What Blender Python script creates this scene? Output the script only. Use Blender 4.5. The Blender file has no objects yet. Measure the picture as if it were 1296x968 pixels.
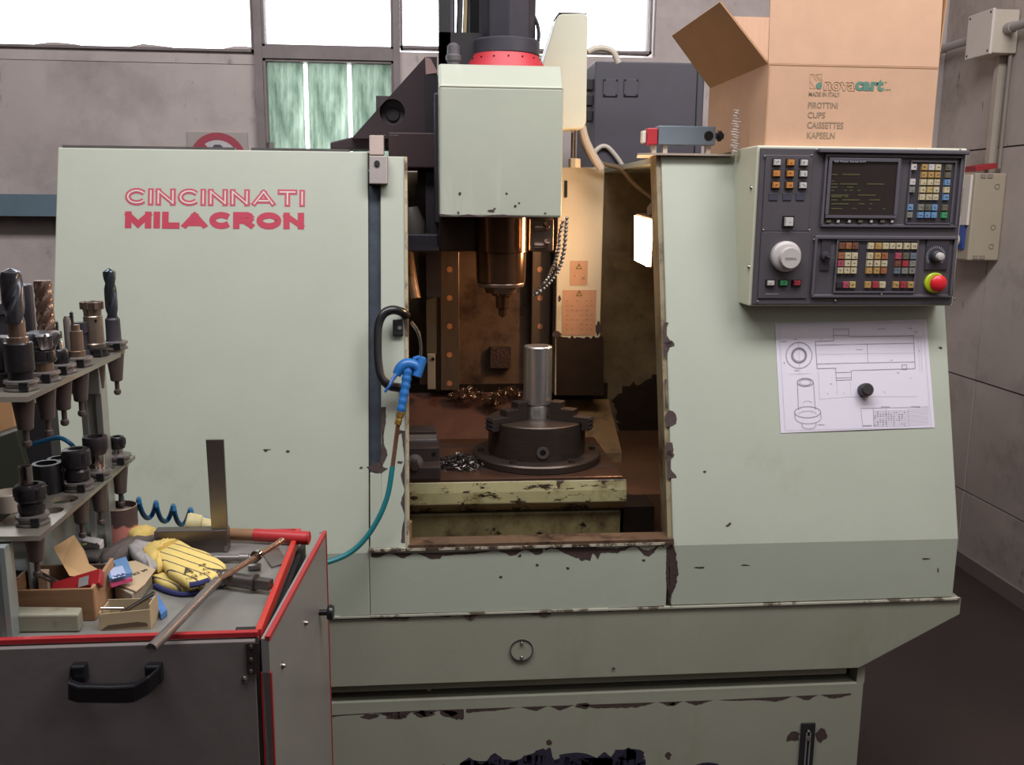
import bpy, bmesh, math, random
from math import radians, sin, cos, pi, tan, atan2, sqrt
from mathutils import Vector, Matrix
R_ = random.Random(7)
sc = bpy.context.scene
COL = sc.collection

# ------------------------------------------------------------------ camera
FPX = 1180.0; EYE = Vector((0, 0, 1.6))
ROT = Matrix.Rotation(-radians(5.2), 3, 'Z') @ Matrix.Rotation(pi/2-radians(10.6), 3, 'X') @ Matrix.Rotation(radians(.5), 3, 'Z')
cam = bpy.data.cameras.new('camera'); camo = bpy.data.objects.new('camera', cam); COL.objects.link(camo)
cam.sensor_width = 36; cam.lens = 36*FPX/1296; cam.clip_start = .05
camo.matrix_world = Matrix.Translation(EYE) @ ROT.to_4x4()
sc.camera = camo
# ------------------------------------------------------------------ world, lights, exposure
w = bpy.data.worlds.new('overcast_sky'); sc.world = w; w.use_nodes = True
bg = w.node_tree.nodes['Background']; bg.inputs[0].default_value = (.93, .96, 1, 1); bg.inputs[1].default_value = 4.5
def area(name, loc, sx, sy, power, col, rot):
    l = bpy.data.lights.new(name, 'AREA'); l.shape = 'RECTANGLE'; l.size = sx; l.size_y = sy; l.energy = power; l.color = col
    o = bpy.data.objects.new(name, l); COL.objects.link(o); o.location = loc; o.rotation_euler = rot; return o
area('high_window_light', (-.9, -2.9, 3.3), 5.5, 1.5, 12, (.97, .98, 1), (radians(95), 0, 0))
area('right_window_light', (2.35, .5, 3.3), 2.0, 1.0, 26, (1, .98, .96), (radians(62), 0, radians(38)))
area('skylight_light', (.3, 1.0, 4.1), 4.2, .8, 150, (.98, .98, 1), (radians(14), 0, 0))
vs = sc.view_settings; vs.view_transform = 'Standard'; vs.look = 'None'; vs.exposure = 0.16; vs.gamma = 1; vs.use_curve_mapping = False
try: sc.cycles.max_bounces = 7; sc.cycles.caustics_reflective = False; sc.cycles.caustics_refractive = False
except Exception: pass

# ------------------------------------------------------------------ pixel -> point in the place
def ray(px, py): return ROT @ Vector(((px-648)/FPX, -(py-484)/FPX, -1))
def at(px, py, Y=None, Z=None, X=None):
    v = ray(px, py)
    t = Y/v.y if Y is not None else ((Z-EYE.z)/v.z if Z is not None else X/v.x)
    return EYE + v*t
F0 = 2.15; LEAN = .27; ZK = .782; ZT = 1.735
NRM = Vector((0, -(ZT-ZK), LEAN)).normalized(); UPS = Vector((0, LEAN, ZT-ZK)).normalized()
def yf(z): return F0 if z < ZK else F0+LEAN*(z-ZK)/(ZT-ZK)
def front(px, py, off=0.0):      # the machine front: vertical below the kink, leaning back above it
    v = ray(px, py); p = EYE+v*(F0/v.y)
    if p.z < ZK: return p+Vector((0, -off, 0))
    o = Vector((0, F0, ZK)); t = (o-EYE).dot(NRM)/v.dot(NRM)
    return EYE+v*t+NRM*off

# ------------------------------------------------------------------ materials
def lin(c):
    if isinstance(c, str): c = [int(c[i:i+2], 16)/255 for i in (0, 2, 4)]
    return tuple((x/12.92 if x <= .04045 else ((x+.055)/1.055)**2.4) for x in c)+(1,)
MATS = {}
def mat(name, col, rough=.5, metal=0, var=.08, ns=8, bump=0, bs=60, dirt=None, stretch=None, emit=0, alpha=1, trans=0, coat=0, aniso=0):
    if name in MATS: return MATS[name]
    m = bpy.data.materials.new(name); m.use_nodes = True; nt = m.node_tree; N = nt.nodes; L = nt.links
    b = N['Principled BSDF']; c = lin(col)
    b.inputs['Roughness'].default_value = rough; b.inputs['Metallic'].default_value = metal
    b.inputs['Coat Weight'].default_value = coat
    if trans: b.inputs['Transmission Weight'].default_value = trans
    if aniso: b.inputs['Anisotropic'].default_value = aniso
    tc = N.new('ShaderNodeTexCoord'); mp = N.new('ShaderNodeMapping'); L.new(tc.outputs['Object'], mp.inputs[0])
    if stretch: mp.inputs['Scale'].default_value = stretch
    n = N.new('ShaderNodeTexNoise'); n.inputs['Scale'].default_value = ns; n.inputs['Detail'].default_value = 6; n.inputs['Roughness'].default_value = .62
    L.new(mp.outputs[0], n.inputs['Vector'])
    r = N.new('ShaderNodeValToRGB'); r.color_ramp.elements[0].position = .3; r.color_ramp.elements[1].position = .72
    r.color_ramp.elements[0].color = tuple(x*(1-var) for x in c[:3])+(1,); r.color_ramp.elements[1].color = tuple(min(1, x*(1+var)) for x in c[:3])+(1,)
    L.new(n.outputs[0], r.inputs[0]); out = r.outputs[0]
    for d in (dirt or []):
        dc, lo, hi, ds = d[:4]
        n2 = N.new('ShaderNodeTexNoise'); n2.inputs['Scale'].default_value = ds; n2.inputs['Detail'].default_value = 8; n2.inputs['Roughness'].default_value = .7
        mp2 = N.new('ShaderNodeMapping'); mp2.inputs['Location'].default_value = (3.1*ds, 1.7, ds)
        if len(d) > 4: mp2.inputs['Scale'].default_value = d[4]
        L.new(tc.outputs['Object'], mp2.inputs[0]); L.new(mp2.outputs[0], n2.inputs['Vector'])
        r2 = N.new('ShaderNodeValToRGB'); r2.color_ramp.elements[0].position = lo; r2.color_ramp.elements[1].position = hi
        L.new(n2.outputs[0], r2.inputs[0])
        mx = N.new('ShaderNodeMix'); mx.data_type = 'RGBA'; L.new(r2.outputs[0], mx.inputs[0]); L.new(out, mx.inputs[6]); mx.inputs[7].default_value = lin(dc)
        out = mx.outputs[2]
    L.new(out, b.inputs['Base Color'])
    if bump:
        n3 = N.new('ShaderNodeTexNoise'); n3.inputs['Scale'].default_value = bs; n3.inputs['Detail'].default_value = 4; L.new(mp.outputs[0], n3.inputs['Vector'])
        bp = N.new('ShaderNodeBump'); bp.inputs['Strength'].default_value = bump; bp.inputs['Distance'].default_value = .004
        L.new(n3.outputs[0], bp.inputs['Height']); L.new(bp.outputs[0], b.inputs['Normal'])
    if emit:
        b.inputs['Emission Color'].default_value = c; b.inputs['Emission Strength'].default_value = emit
    MATS[name] = m; return m
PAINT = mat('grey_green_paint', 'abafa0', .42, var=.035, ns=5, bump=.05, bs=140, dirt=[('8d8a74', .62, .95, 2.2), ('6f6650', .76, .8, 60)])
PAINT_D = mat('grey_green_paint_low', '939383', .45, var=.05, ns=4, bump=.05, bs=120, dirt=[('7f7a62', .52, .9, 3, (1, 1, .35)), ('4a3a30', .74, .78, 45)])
CREAM = mat('cream_paint', 'c8bea6', .4, var=.05, ns=6, dirt=[('8a6a3c', .6, .9, 5), ('3c2a1c', .73, .77, 70)])
CREAMW = mat('cream_metal_cover', 'c9c8b4', .45, var=.03, ns=6, dirt=[('8a846a', .62, .95, 4)])
YCREAM = mat('oily_cream_paint', '98906a', .35, var=.1, ns=9, dirt=[('5a4420', .5, .68, 7), ('3a2a1a', .57, .60, 16), ('2a1c12', .56, .58, 45, (.35, 1, 1.3))])
RUSTPLATE = mat('rusty_cover', '583a2e', .55, var=.25, ns=18, bump=.3, bs=90, dirt=[('2c1a14', .6, .75, 12)])
COLUMNM = mat('oily_brown_casting', '66503f', .35, var=.25, ns=7, bump=.15, bs=40, dirt=[('24160f', .5, .66, 5)])
OLIVEIN = mat('soiled_inner_wall', '80735a', .42, var=.15, ns=6, dirt=[('4a3a22', .42, .72, 3.5), ('241a12', .58, .72, 6)])
CHIP = mat('bare_dark_chip', '42322f', .7, var=.25, ns=40, bump=.3, bs=200)
CHIPB = mat('bare_violet_chip', '262236', .7, var=.25, ns=40)
CHIPR = mat('bare_brown_chip', '54403c', .75, var=.2, ns=50, bump=.3)
BLACK = mat('black_plastic', '17161a', .32, var=.1, ns=20)
BLACKM = mat('black_matt', '1d1a1d', .6, var=.15, ns=20)
SLOT = mat('dark_slot', '3c424c', .4, metal=.3, var=.3, ns=25, dirt=[('6a5a50', .62, .8, 30)])
DARKIRON = mat('dark_iron', '37333b', .5, metal=.2, var=.15, ns=10)
PURPLEIRON = mat('dark_purple_iron', '3b2c30', .55, metal=.1, var=.2, ns=6)
STEEL = mat('worn_steel', '9a938e', .3, metal=1, var=.15, ns=30, dirt=[('4a3c34', .6, .8, 40)])
TURNED = mat('turned_steel', 'd2cecb', .27, metal=.9, var=.1, ns=12, stretch=(1, 1, 30), aniso=.5)
CHROME = mat('chrome', 'c8c4c0', .14, metal=1, var=.05)
DULL = mat('dull_steel', '7d7775', .42, metal=.6, var=.15, ns=20)
BLACKOX = mat('black_oxide_steel', '2e2a2e', .32, metal=.4, var=.2, ns=25, dirt=[('6d5646', .62, .8, 40)])
TAPER = mat('brown_taper_steel', '5c504e', .4, metal=.35, var=.12, ns=20)
DRILLM = mat('drill_steel', '6a6a72', .28, metal=.9, var=.15, ns=30)
BRONZE = mat('bronzed_steel', '9a8374', .3, metal=.85, var=.15, ns=30)
CHUCKM = mat('oiled_chuck_steel', '4c423c', .38, metal=.7, var=.15, ns=14, stretch=(1, 1, 12))
BRASS = mat('brass', 'b08a4a', .35, metal=.9)
RED = mat('red_enamel', 'a3272c', .4, var=.08)
REDV = mat('red_cover', 'c23640', .5, var=.1)
REDTXT = mat('red_lettering', 'b0344a', .5, var=.06)
PINKTXT = mat('red_outline_lettering', 'b5485a', .5, var=.06)
CARTM = mat('grey_cart_enamel', '6f6866', .5, var=.06, ns=30, bump=.05)
CARTT = mat('worn_cart_top', '8b8883', .33, metal=.35, var=.1, ns=6, dirt=[('5d564f', .55, .8, 5)])
CARTD = mat('grey_cart_door', '8f8c8a', .35, metal=.3, var=.05, ns=10)
ALU = mat('aluminium', 'b0b0ac', .38, metal=.7, var=.06, ns=20)
CARD = mat('corrugated_cardboard', 'c49c80', .8, var=.05, ns=14, bump=.05, bs=30)
CARDL = mat('cardboard_inside', 'cfa78c', .8, var=.05, ns=8, stretch=(14, 1, 1))
CARDD = mat('cardboard_flap', 'b18862', .8, var=.07, ns=7)
GREENTXT = mat('green_print', '5a8070', .7)
GREYTXT = mat('grey_print', '927c66', .7)
PAPER = mat('drawing_paper', 'd6cfdb', .7, var=.02, ns=7)
INK = mat('grey_ink', '77707c', .8)
INKD = mat('dark_ink', '3c3640', .8)
BLUEP = mat('blue_plastic', '2565a8', .35, var=.08)
TEAL = mat('teal_rubber', '1d6d74', .4)
BLUEH = mat('blue_hose', '1c5f8e', .35)
BLUEL = mat('light_blue_plastic', '6288b4', .45)
PLASTER = mat('dirty_plaster', 'c8bab6', .85, var=.08, ns=2.2, bump=.15, bs=25, dirt=[('9a8c8a', .5, .75, 1.2), ('8b7c80', .62, .74, 9, (1, 1, .35)), ('6a5c5c', .72, .75, 22, (.4, 1, 1))])
DARKW = mat('low_bounce_plaster', '5f5652', .9)  # unseen walls coloured dark to cut light bounced onto the lower machine
CONC = mat('concrete_panel', 'b9aca4', .85, var=.1, ns=3, bump=.2, bs=30, dirt=[('8a7c74', .5, .75, 2), ('5e514b', .64, .70, 9, (1, 1, .4)), ('4a3f3a', .68, .70, 40)])
FLOORM = mat('oily_floor', '372c2a', .5, var=.2, ns=2, bump=.1, bs=20, dirt=[('2f2624', .5, .75, 1.5), ('8a7f7a', .76, .78, 14)])
CEIL = mat('ceiling_plaster', '6a635e', .9)
FRAME = mat('old_window_frame', '8a7d7d', .6, var=.15, ns=10)
PLASTIC = mat('cream_plastic', 'c9bdae', .5, var=.03)
PLASTICW = mat('pale_plastic', 'ddd2c8', .5, var=.03)
WOOD = mat('worn_brown_wood', '8a6648', .7, var=.2, ns=6, stretch=(1, 8, 12))
WHITE = mat('white_enamel', 'd8d2cf', .5)

# ------------------------------------------------------------------ mesh builder
WL = {}
def orth(d):
    d = d.normalized(); a = Vector((0, 0, 1)) if abs(d.z) < .9 else Vector((1, 0, 0))
    u = d.cross(a).normalized(); return u, d.cross(u).normalized()
class MB:
    def __init__(s): s.bm = bmesh.new()
    def face(s, pts, ):
        vs_ = [s.bm.verts.new(p) for p in pts]
        try: return s.bm.faces.new(vs_)
        except ValueError: return None
    def prism(s, pts, vec):
        vec = Vector(vec); a = [s.bm.verts.new(p) for p in pts]; b = [s.bm.verts.new(Vector(p)+vec) for p in pts]; n = len(a)
        s.bm.faces.new(a); s.bm.faces.new(b[::-1])
        for i in range(n): s.bm.faces.new((a[i], b[i], b[(i+1) % n], a[(i+1) % n]))
        return s
    def box(s, x0, x1, y0, y1, z0, z1):
        return s.prism([(x0, y0, z0), (x1, y0, z0), (x1, y1, z0), (x0, y1, z0)], (0, 0, z1-z0))
    def obox(s, o, u, v, n, lu, lv, ln):      # box centred at o, axes u,v,n, full sizes
        o = Vector(o); u = Vector(u).normalized()*lu/2; v = Vector(v).normalized()*lv/2; n = Vector(n).normalized()*ln
        return s.prism([o-u-v-n/2, o+u-v-n/2, o+u+v-n/2, o-u+v-n/2], n)
    def loft(s, rings, closed=True, cap=True):
        V = [[s.bm.verts.new(p) for p in r] for r in rings]; n = len(V[0])
        for a, b in zip(V, V[1:]):
            for i in range(n if closed else n-1):
                j = (i+1) % n; s.bm.faces.new((a[i], a[j], b[j], b[i]))
        if cap and closed:
            s.bm.faces.new(V[0][::-1]); s.bm.faces.new(V[-1])
        return s
    def lathe(s, o, d, prof, n=24, cap=True):  # prof: list of (distance along d, radius)
        o = Vector(o); d = Vector(d).normalized(); u, v = orth(d)
        return s.loft([[o+d*h+(u*cos(2*pi*k/n)+v*sin(2*pi*k/n))*max(r, 1e-4) for k in range(n)] for h, r in prof], True, cap)
    def cyl(s, a, b, r, r2=None, n=20):
        a = Vector(a); b = Vector(b); return s.lathe(a, b-a, [(0, r), ((b-a).length, r if r2 is None else r2)], n)
    def tube(s, pts, r, n=8, smooth=True):
        pts = [Vector(p) for p in pts]
        if smooth and len(pts) > 2: pts = spline(pts)
        rings = []; up = None
        for i, p in enumerate(pts):
            t = (pts[min(i+1, len(pts)-1)]-pts[max(i-1, 0)])
            if t.length < 1e-9: t = Vector((0, 0, 1))
            t.normalize()
            if up is None: up = orth(t)[0]
            up = (up-t*up.dot(t)); up = up.normalized() if up.length > 1e-6 else orth(t)[0]
            v = t.cross(up); rr = r(i/(len(pts)-1)) if callable(r) else r
            rings.append([p+(up*cos(2*pi*k/n)+v*sin(2*pi*k/n))*rr for k in range(n)])
        return s.loft(rings)
    def ball(s, c, r, n=12, sq=(1, 1, 1)):
        c = Vector(c); m = n//2
        rings = [[c+Vector((cos(2*pi*k/n)*sin(pi*j/m)*sq[0], sin(2*pi*k/n)*sin(pi*j/m)*sq[1], cos(pi*j/m)*sq[2]))*r for k in range(n)] for j in range(1, m)]
        return s.loft(rings)
    def ring(s, o, d, r0, r1, h, n=28):        # flat ring (hollow)
        o = Vector(o); d = Vector(d).normalized(); u, v = orth(d)
        def c(r, hh): return [o+d*hh+(u*cos(2*pi*k/n)+v*sin(2*pi*k/n))*r for k in range(n)]
        rr = [c(r0, 0), c(r1, 0), c(r1, h), c(r0, h), c(r0, 0)]; s.loft(rr, True, False); return s
    def torus(s, o, d, R, r, n=28, m=8):
        o = Vector(o); d = Vector(d).normalized(); u, v = orth(d)
        rings = [[o+(u*cos(2*pi*k/n)+v*sin(2*pi*k/n))*(R+r*cos(2*pi*j/m))+d*r*sin(2*pi*j/m) for k in range(n)] for j in range(m+1)]
        s.loft(rings, True, False); return s
    def build(s, name, m, parent=None, bevel=0, smooth=False, ang=35):
        bm = s.bm; bmesh.ops.remove_doubles(bm, verts=bm.verts, dist=1e-6); bmesh.ops.recalc_face_normals(bm, faces=bm.faces)
        me = bpy.data.meshes.new(name)
        xs = [v.co for v in bm.verts]; lo = Vector([min(p[i] for p in xs) for i in range(3)]); hi = Vector([max(p[i] for p in xs) for i in range(3)])
        c = (lo+hi)/2
        if parent is None: c.z = lo.z
        bmesh.ops.translate(bm, verts=bm.verts, vec=-c)
        bm.to_mesh(me); bm.free()
        if smooth:
            me.shade_smooth(); me.set_sharp_from_angle(angle=radians(ang))
        me.materials.append(m)
        o = bpy.data.objects.new(name, me); COL.objects.link(o); WL[o.name] = c
        if parent is not None: o.parent = parent; o.location = c-WL[parent.name]
        else: o.location = c
        if bevel:
            b = o.modifiers.new('bevel', 'BEVEL'); b.width = bevel; b.segments = 2; b.limit_method = 'ANGLE'
        return o
def spline(p, k=6):
    q = [p[0]*2-p[1]]+list(p)+[p[-1]*2-p[-2]]; out = []
    for i in range(1, len(q)-2):
        for j in range(k):
            t = j/k; a, b, c, d = q[i-1:i+3]
            out.append(.5*((2*b)+(c-a)*t+(2*a-5*b+4*c-d)*t*t+(3*b-a-3*c+d)*t**3))
    out.append(q[-2]); return out
def thing(name, label, cat, loc, group=None):
    o = bpy.data.objects.new(name, None); COL.objects.link(o); o.location = loc; o.empty_display_size = .05; WL[o.name] = Vector(loc)
    return tag(o, label, cat, group)
def tag(o, label, cat, group=None, kind=None):
    o['label'] = label; o['category'] = cat
    if group: o['group'] = group
    if kind: o['kind'] = kind
    return o
def struct(mb, name, m, parent=None, bevel=0):
    o = mb.build(name, m, parent, bevel)
    if parent is None: o['kind'] = 'structure'
    return o
def plabel(o, t): o['label'] = t; return o
def piece(name, me, m, loc, parent):          # shared mesh, own material
    o = bpy.data.objects.new(name, me); COL.objects.link(o)
    if not me.materials: me.materials.append(m)
    o.material_slots[0].link = 'OBJECT'; o.material_slots[0].material = m
    o.parent = parent; o.location = Vector(loc)-WL[parent.name]; WL[o.name] = Vector(loc); return o
def text(s, name, m, parent, o, x, up, size, bold=0, wid=None, outline=0, ext=.0002):
    cu = bpy.data.curves.new('t', 'FONT'); cu.body = s; cu.size = size; cu.offset = bold; cu.resolution_u = 3
    if outline: cu.fill_mode = 'NONE'; cu.bevel_depth = outline; cu.bevel_resolution = 0
    else: cu.extrude = ext
    ob = bpy.data.objects.new('t', cu); COL.objects.link(ob)
    dg = bpy.context.evaluated_depsgraph_get(); me = bpy.data.meshes.new_from_object(ob.evaluated_get(dg)); bpy.data.objects.remove(ob)
    x = Vector(x).normalized(); up = Vector(up); up = (up-x*up.dot(x)).normalized(); n = x.cross(up)
    if len(me.vertices):
        w0 = max(v.co.x for v in me.vertices)
        k = (wid/w0) if wid else 1
        for v in me.vertices: v.co = x*v.co.x*k+up*v.co.y+n*v.co.z
    me.name = name; me.materials.clear(); me.materials.append(m)
    r = bpy.data.objects.new(name, me); COL.objects.link(r); WL[r.name] = Vector(o)
    r.parent = parent; r.location = Vector(o)-WL[parent.name]; return r
def blob(mb, fn, px, py, rx, ry, n=11, j=.35, off=.0006):
    pts = []
    for k in range(n):
        a = 2*pi*k/n; q = 1-j+R_.random()*2*j
        pts.append(fn(px+cos(a)*rx*q, py+sin(a)*ry*q, off))
    mb.face(pts)
def ragged(mb, fn, path, a0, a1, side, step=3, off=.0006, jit=.8):   # ragged band on one side of a pixel path
    top = []; bot = []
    for (x0, y0), (x1, y1) in zip(path, path[1:]):
        d = max(abs(x1-x0), abs(y1-y0)); n = max(2, int(d/step))
        for i in range(n):
            t = i/n; x = x0+(x1-x0)*t; y = y0+(y1-y0)*t; k = (a0+(a1-a0)*t)*(1-jit+jit*1.7*(.5+.5*sin(.11*(x+y)+2.5*sin(.037*(x-y)+1)))*(.85+.3*R_.random()))
            top.append((x, y)); bot.append((x+side[0]*k, y+side[1]*k))
    for i in range(len(top)-1):
        mb.face([fn(*top[i], off), fn(*top[i+1], off), fn(*bot[i+1], off), fn(*bot[i], off)])

def noisy(fn, pts, amp, step=4, off=None, seed=1):
    rs = random.Random(seed); out = []
    for i, (a, b) in enumerate(zip(pts, pts[1:]+pts[:1])):
        n = max(1, int(math.hypot(b[0]-a[0], b[1]-a[1])/step))
        for k in range(n): t = k/n; out.append((a[0]+(b[0]-a[0])*t+rs.uniform(-amp, amp), a[1]+(b[1]-a[1])*t+rs.uniform(-amp, amp)))
    return [fn(*p) for p in out]
SPLIT = []
# ================================================================== THE SETTING
XR = 2.43; YB = 4.4
m = MB(); m.box(-4, 2.7, -3.2, 4.7, -.1, 0); struct(m, 'floor', FLOORM)
m = MB(); m.box(-4, 2.7, -3.2, 4.7, 4.2, 4.3); struct(m, 'ceiling', CEIL)
m = MB(); m.box(-4.1, -4, -3.2, 4.7, 0, 4.2); struct(m, 'wall_left', DARKW)
m = MB(); m.box(-4, 2.7, -3.3, -3.2, 0, 4.2); struct(m, 'wall_front', DARKW)
def bx(px, py=60): return at(px, py, Y=YB).x
def bz(px, py): return at(px, py, Y=YB).z
xm1, xm2, xw2 = bx(328), bx(498), bx(829, 60); zb = bz(328, 66); ztop = 3.3
m = MB(); zb1 = bz(160, 63)
m.box(-4, xm1, YB, YB+.25, 0, zb1); m.box(xm1, xm2, YB, YB+.25, 0, 1.55); m.box(xm2, xw2, YB, YB+.25, 0, bz(780, 72))
m.box(xw2, 2.7, YB, YB+.25, 0, 4.2); m.box(-4, xw2, YB, YB+.25, ztop, 4.2)
wb = struct(m, 'wall_back', PLASTER)
m = MB()   # rough sill line
pts = []
for i in range(60):
    x = -4+(xm1+4)*i/59; pts.append((x, YB-.004, zb1+.01+.012*sin(i*.9)+.006*R_.random()))
m.prism([(xm1, YB-.004, zb1-.05), (-4, YB-.004, zb1-.05)]+pts, (0, .2, 0)); struct(m, 'trim_1', PLASTER)
GLASS = bpy.data.materials.new('clear_glass'); GLASS.use_nodes = True; nt = GLASS.node_tree
gl = nt.nodes.new('ShaderNodeBsdfGlass'); gl.inputs['IOR'].default_value = 1.05; gl.inputs['Roughness'].default_value = 0
nt.links.new(gl.outputs[0], nt.nodes['Material Output'].inputs[0])
FROST = bpy.data.materials.new('frosted_ribbed_glass'); FROST.use_nodes = True; nt = FROST.node_tree; N = nt.nodes
tr = N.new('ShaderNodeBsdfTranslucent'); tc = N.new('ShaderNodeTexCoord'); mp = N.new('ShaderNodeMapping'); mp.inputs['Scale'].default_value = (5, 1, .7)
no = N.new('ShaderNodeTexNoise'); no.inputs['Scale'].default_value = 5; no.inputs['Detail'].default_value = 8; no.inputs['Roughness'].default_value = .7
cr = N.new('ShaderNodeValToRGB'); cr.color_ramp.elements[0].color = lin('76857a'); cr.color_ramp.elements[0].position = .35; cr.color_ramp.elements[1].color = lin('c0c9c0'); cr.color_ramp.elements[1].position = .7
nt.links.new(tc.outputs['Object'], mp.inputs[0]); nt.links.new(mp.outputs[0], no.inputs[0]); nt.links.new(no.outputs[0], cr.inputs[0]); nt.links.new(cr.outputs[0], tr.inputs[0]); nt.links.new(tr.outputs[0], N['Material Output'].inputs[0])
def window(i, x0, x1, z0, z1, bars, glass, hz=()):
    r = bpy.data.objects.new('window_%d' % i, None); COL.objects.link(r); r.location = ((x0+x1)/2, YB+.05, z0); WL[r.name] = Vector(r.location); r['kind'] = 'structure'
    f = MB(); t = .011
    f.box(x0, x0+t, YB-.02, YB+.06, z0, z1); f.box(x1-t, x1, YB-.02, YB+.06, z0, z1); f.box(x0, x1, YB-.02, YB+.06, z0, z0+t); f.box(x0, x1, YB-.02, YB+.06, z1-t, z1)
    f.build('window_frame', FRAME, r)
    xs = [x0]+list(bars)+[x1]
    for b in bars:
        q = MB(); q.box(b-.02, b+.02, YB-.02, YB+.06, z0, z1); q.build('mullion', FRAME, r)
    for h in hz:
        q = MB(); q.box(x0, x1, YB-.02, YB+.06, h-.02, h+.02); q.build('transom', FRAME, r)
    if glass is FROST: xs = [x0, bx(385), bx(441), x1]
    for a, b in zip(xs, xs[1:]):
        g_ = .009 if glass is FROST else 0; q = MB(); q.box(a+g_, b-g_, YB+.018, YB+.022, z0, z1); q.build('pane', glass, r)
window(1, -4, xm1-.02, zb1+.0, ztop, [-3, -2], GLASS)
window(2, xm1+.017, xm2, zb+.022, ztop, [], GLASS)
window(3, xm1+.017, xm2, 1.55, zb-.028, [], FROST)
window(4, xm2+.03, xw2-.02, bz(780, 68), ztop, [bx(640)], GLASS)
m = MB(); m.box(xm1-.017, xm1+.017, YB-.035, YB+.05, 1.5, ztop); m.box(xm2-.0, xm2+.028, YB-.035, YB+.05, 1.5, ztop); m.box(xm1+.017, xm2, YB-.03, YB+.05, zb-.028, zb+.022)
struct(m, 'trim_2', FRAME)
# right wall of concrete slabs with recessed joints
yj = at(1231, 510, X=XR).y; zj = [at(1240, 632, X=XR).z, at(1252, 487, X=XR).z, at(1270, 186, X=XR).z]
m = MB(); m.box(XR+.012, XR+.25, -3.2, 4.7, 0, 4.2); wr = struct(m, 'wall_right', mat('joint_mortar', '4a3f39', .9))
zs = [0, zj[0], zj[1], zj[2], zj[2]+.75, 4.2]; ys = [YB, yj, yj-1.15, yj-2.3, yj-3.45, yj-4.6, -3.2]
for i in range(len(ys)-1):
    for j in range(len(zs)-1):
        g = .0028+.001*R_.random(); dx = R_.random()*.004
        m = MB(); m.box(XR+dx, XR+.02, ys[i+1]+g, ys[i]-g, zs[j]+g, zs[j+1]-g); m.build('concrete_slab', CONC, wr)
m = MB(); m.box(XR-.015, XR, -3.2, YB, 0, .07); struct(m, 'baseboard_right', mat('grey_skirting', '7b706c', .8))
# blue beam along the back wall
m = MB(); z0, z1 = bz(30, 273), bz(30, 246); m.box(-3.9, -.9, YB-.12, YB-.001, z0, z1)
tag(m.build('cable_trunking', mat('blue_grey_paint', '6d808c', .5)), 'blue-grey horizontal trunking on the back wall behind the milling machine', 'trunking')

# ================================================================== MILLING MACHINE
MM = thing('milling_machine', 'large grey-green milling machine with open sliding door and red lettering', 'machine', (.2, 2.7, 0))
xl = front(73, 185).x; xd = front(466, 300).x; xo = .6; xro = front(1213, 684).x
xo0 = front(515, 400).x
zb_ = at(466, 780, Y=F0).z     # bottom of the panels
def profile_panel(x0, x1, z0, z1=ZT, t=.03):
    m = MB(); P = [(F0, z0)]
    if z0 < ZK: P.append((F0, ZK))
    P += [(yf(z1), z1), (yf(z1)+t, z1)]
    if z0 < ZK: P.append((F0+t, ZK))
    P.append((F0+t, z0)); return m.prism([(x0, y, z) for y, z in P], (x1-x0, 0, 0))
profile_panel(xl, xd, zb_).build('left_cover', PAINT, MM, .003)
m = MB(); m.box(xl, xl+.02, yf(ZT)+.03, 3.2, .7, ZT); m.build('left_side_panel', PAINT, MM)
m = MB(); m.box(xl, xd, yf(ZT)+.03, 3.2, ZT-.015, ZT); m.build('left_top_panel', PAINT, MM)
m = MB(); m.box(xl+.01, xl+.42, yf(ZT)+.002, yf(ZT)+.03, ZT, ZT+.006); m.box(xl+.46, xl+.7, yf(ZT)+.002, yf(ZT)+.03, ZT, ZT+.006); m.build('top_seam_strip', DULL, MM)
m = MB(); p = at(342, 187, Y=yf(ZT)+.015); m.cyl((p.x, p.y, ZT+.004), (p.x, p.y, ZT+.02), .01, n=6); m.build('cover_bolt', DULL, MM)
# sliding door
zdt = front(500, 198).z; zdb = at(500, 697, Y=F0).z
m = MB(); xg = front(482, 400).x; zg = front(480, 598).z
def pan(m, x0, x1, z0, z1, o0, o1):
    pts = []
    zz = [z0]+([ZK] if z0 < ZK < z1 else [])+[z1]
    a = [(x0, yf(z)-o0, z) for z in zz]+[(x0, yf(z)+o1, z) for z in reversed(zz)]
    m.prism(a, (x1-x0, 0, 0))
pan(m, xg, xo0, zdb, zdt, 0, .03); pan(m, xd+.003, xg, zdb, zg, 0, .03)
m.build('sliding_door', PAINT, MM, .002)
m = MB(); pan(m, xd+.001, xg, zg, front(470, 235).z, -.012, .03); m.build('door_track_slot', SLOT, MM)
m = MB(); pan(m, xo0-.004, xo0+.003, zdb, zdt, .004, .05); m.build('door_edge_strip', mat('worn_cream_edge', 'b9a98c', .35, metal=.3, dirt=[('5a4232', .5, .62, 14)]), MM)
b1 = front(468, 233); b2 = front(491, 198); b3 = front(486, 172)
m = MB(); pan(m, b1.x, b2.x, b1.z, b2.z, .03, .02); o = m.build('door_stop_block', mat('zinc_block', '8d8480', .45, metal=.6), MM, .002)
m = MB(); pan(m, b1.x, b3.x, b2.z+.002, b3.z, .02, .02); m.build('door_stop_block', mat('pinkish_block', 'a08e86', .55, metal=.3), MM, .002)
p = front(478, 212, .03); m = MB(); m.cyl(p, p+NRM*.004, .007); m.build('block_screw', BLACK, MM)
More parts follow.
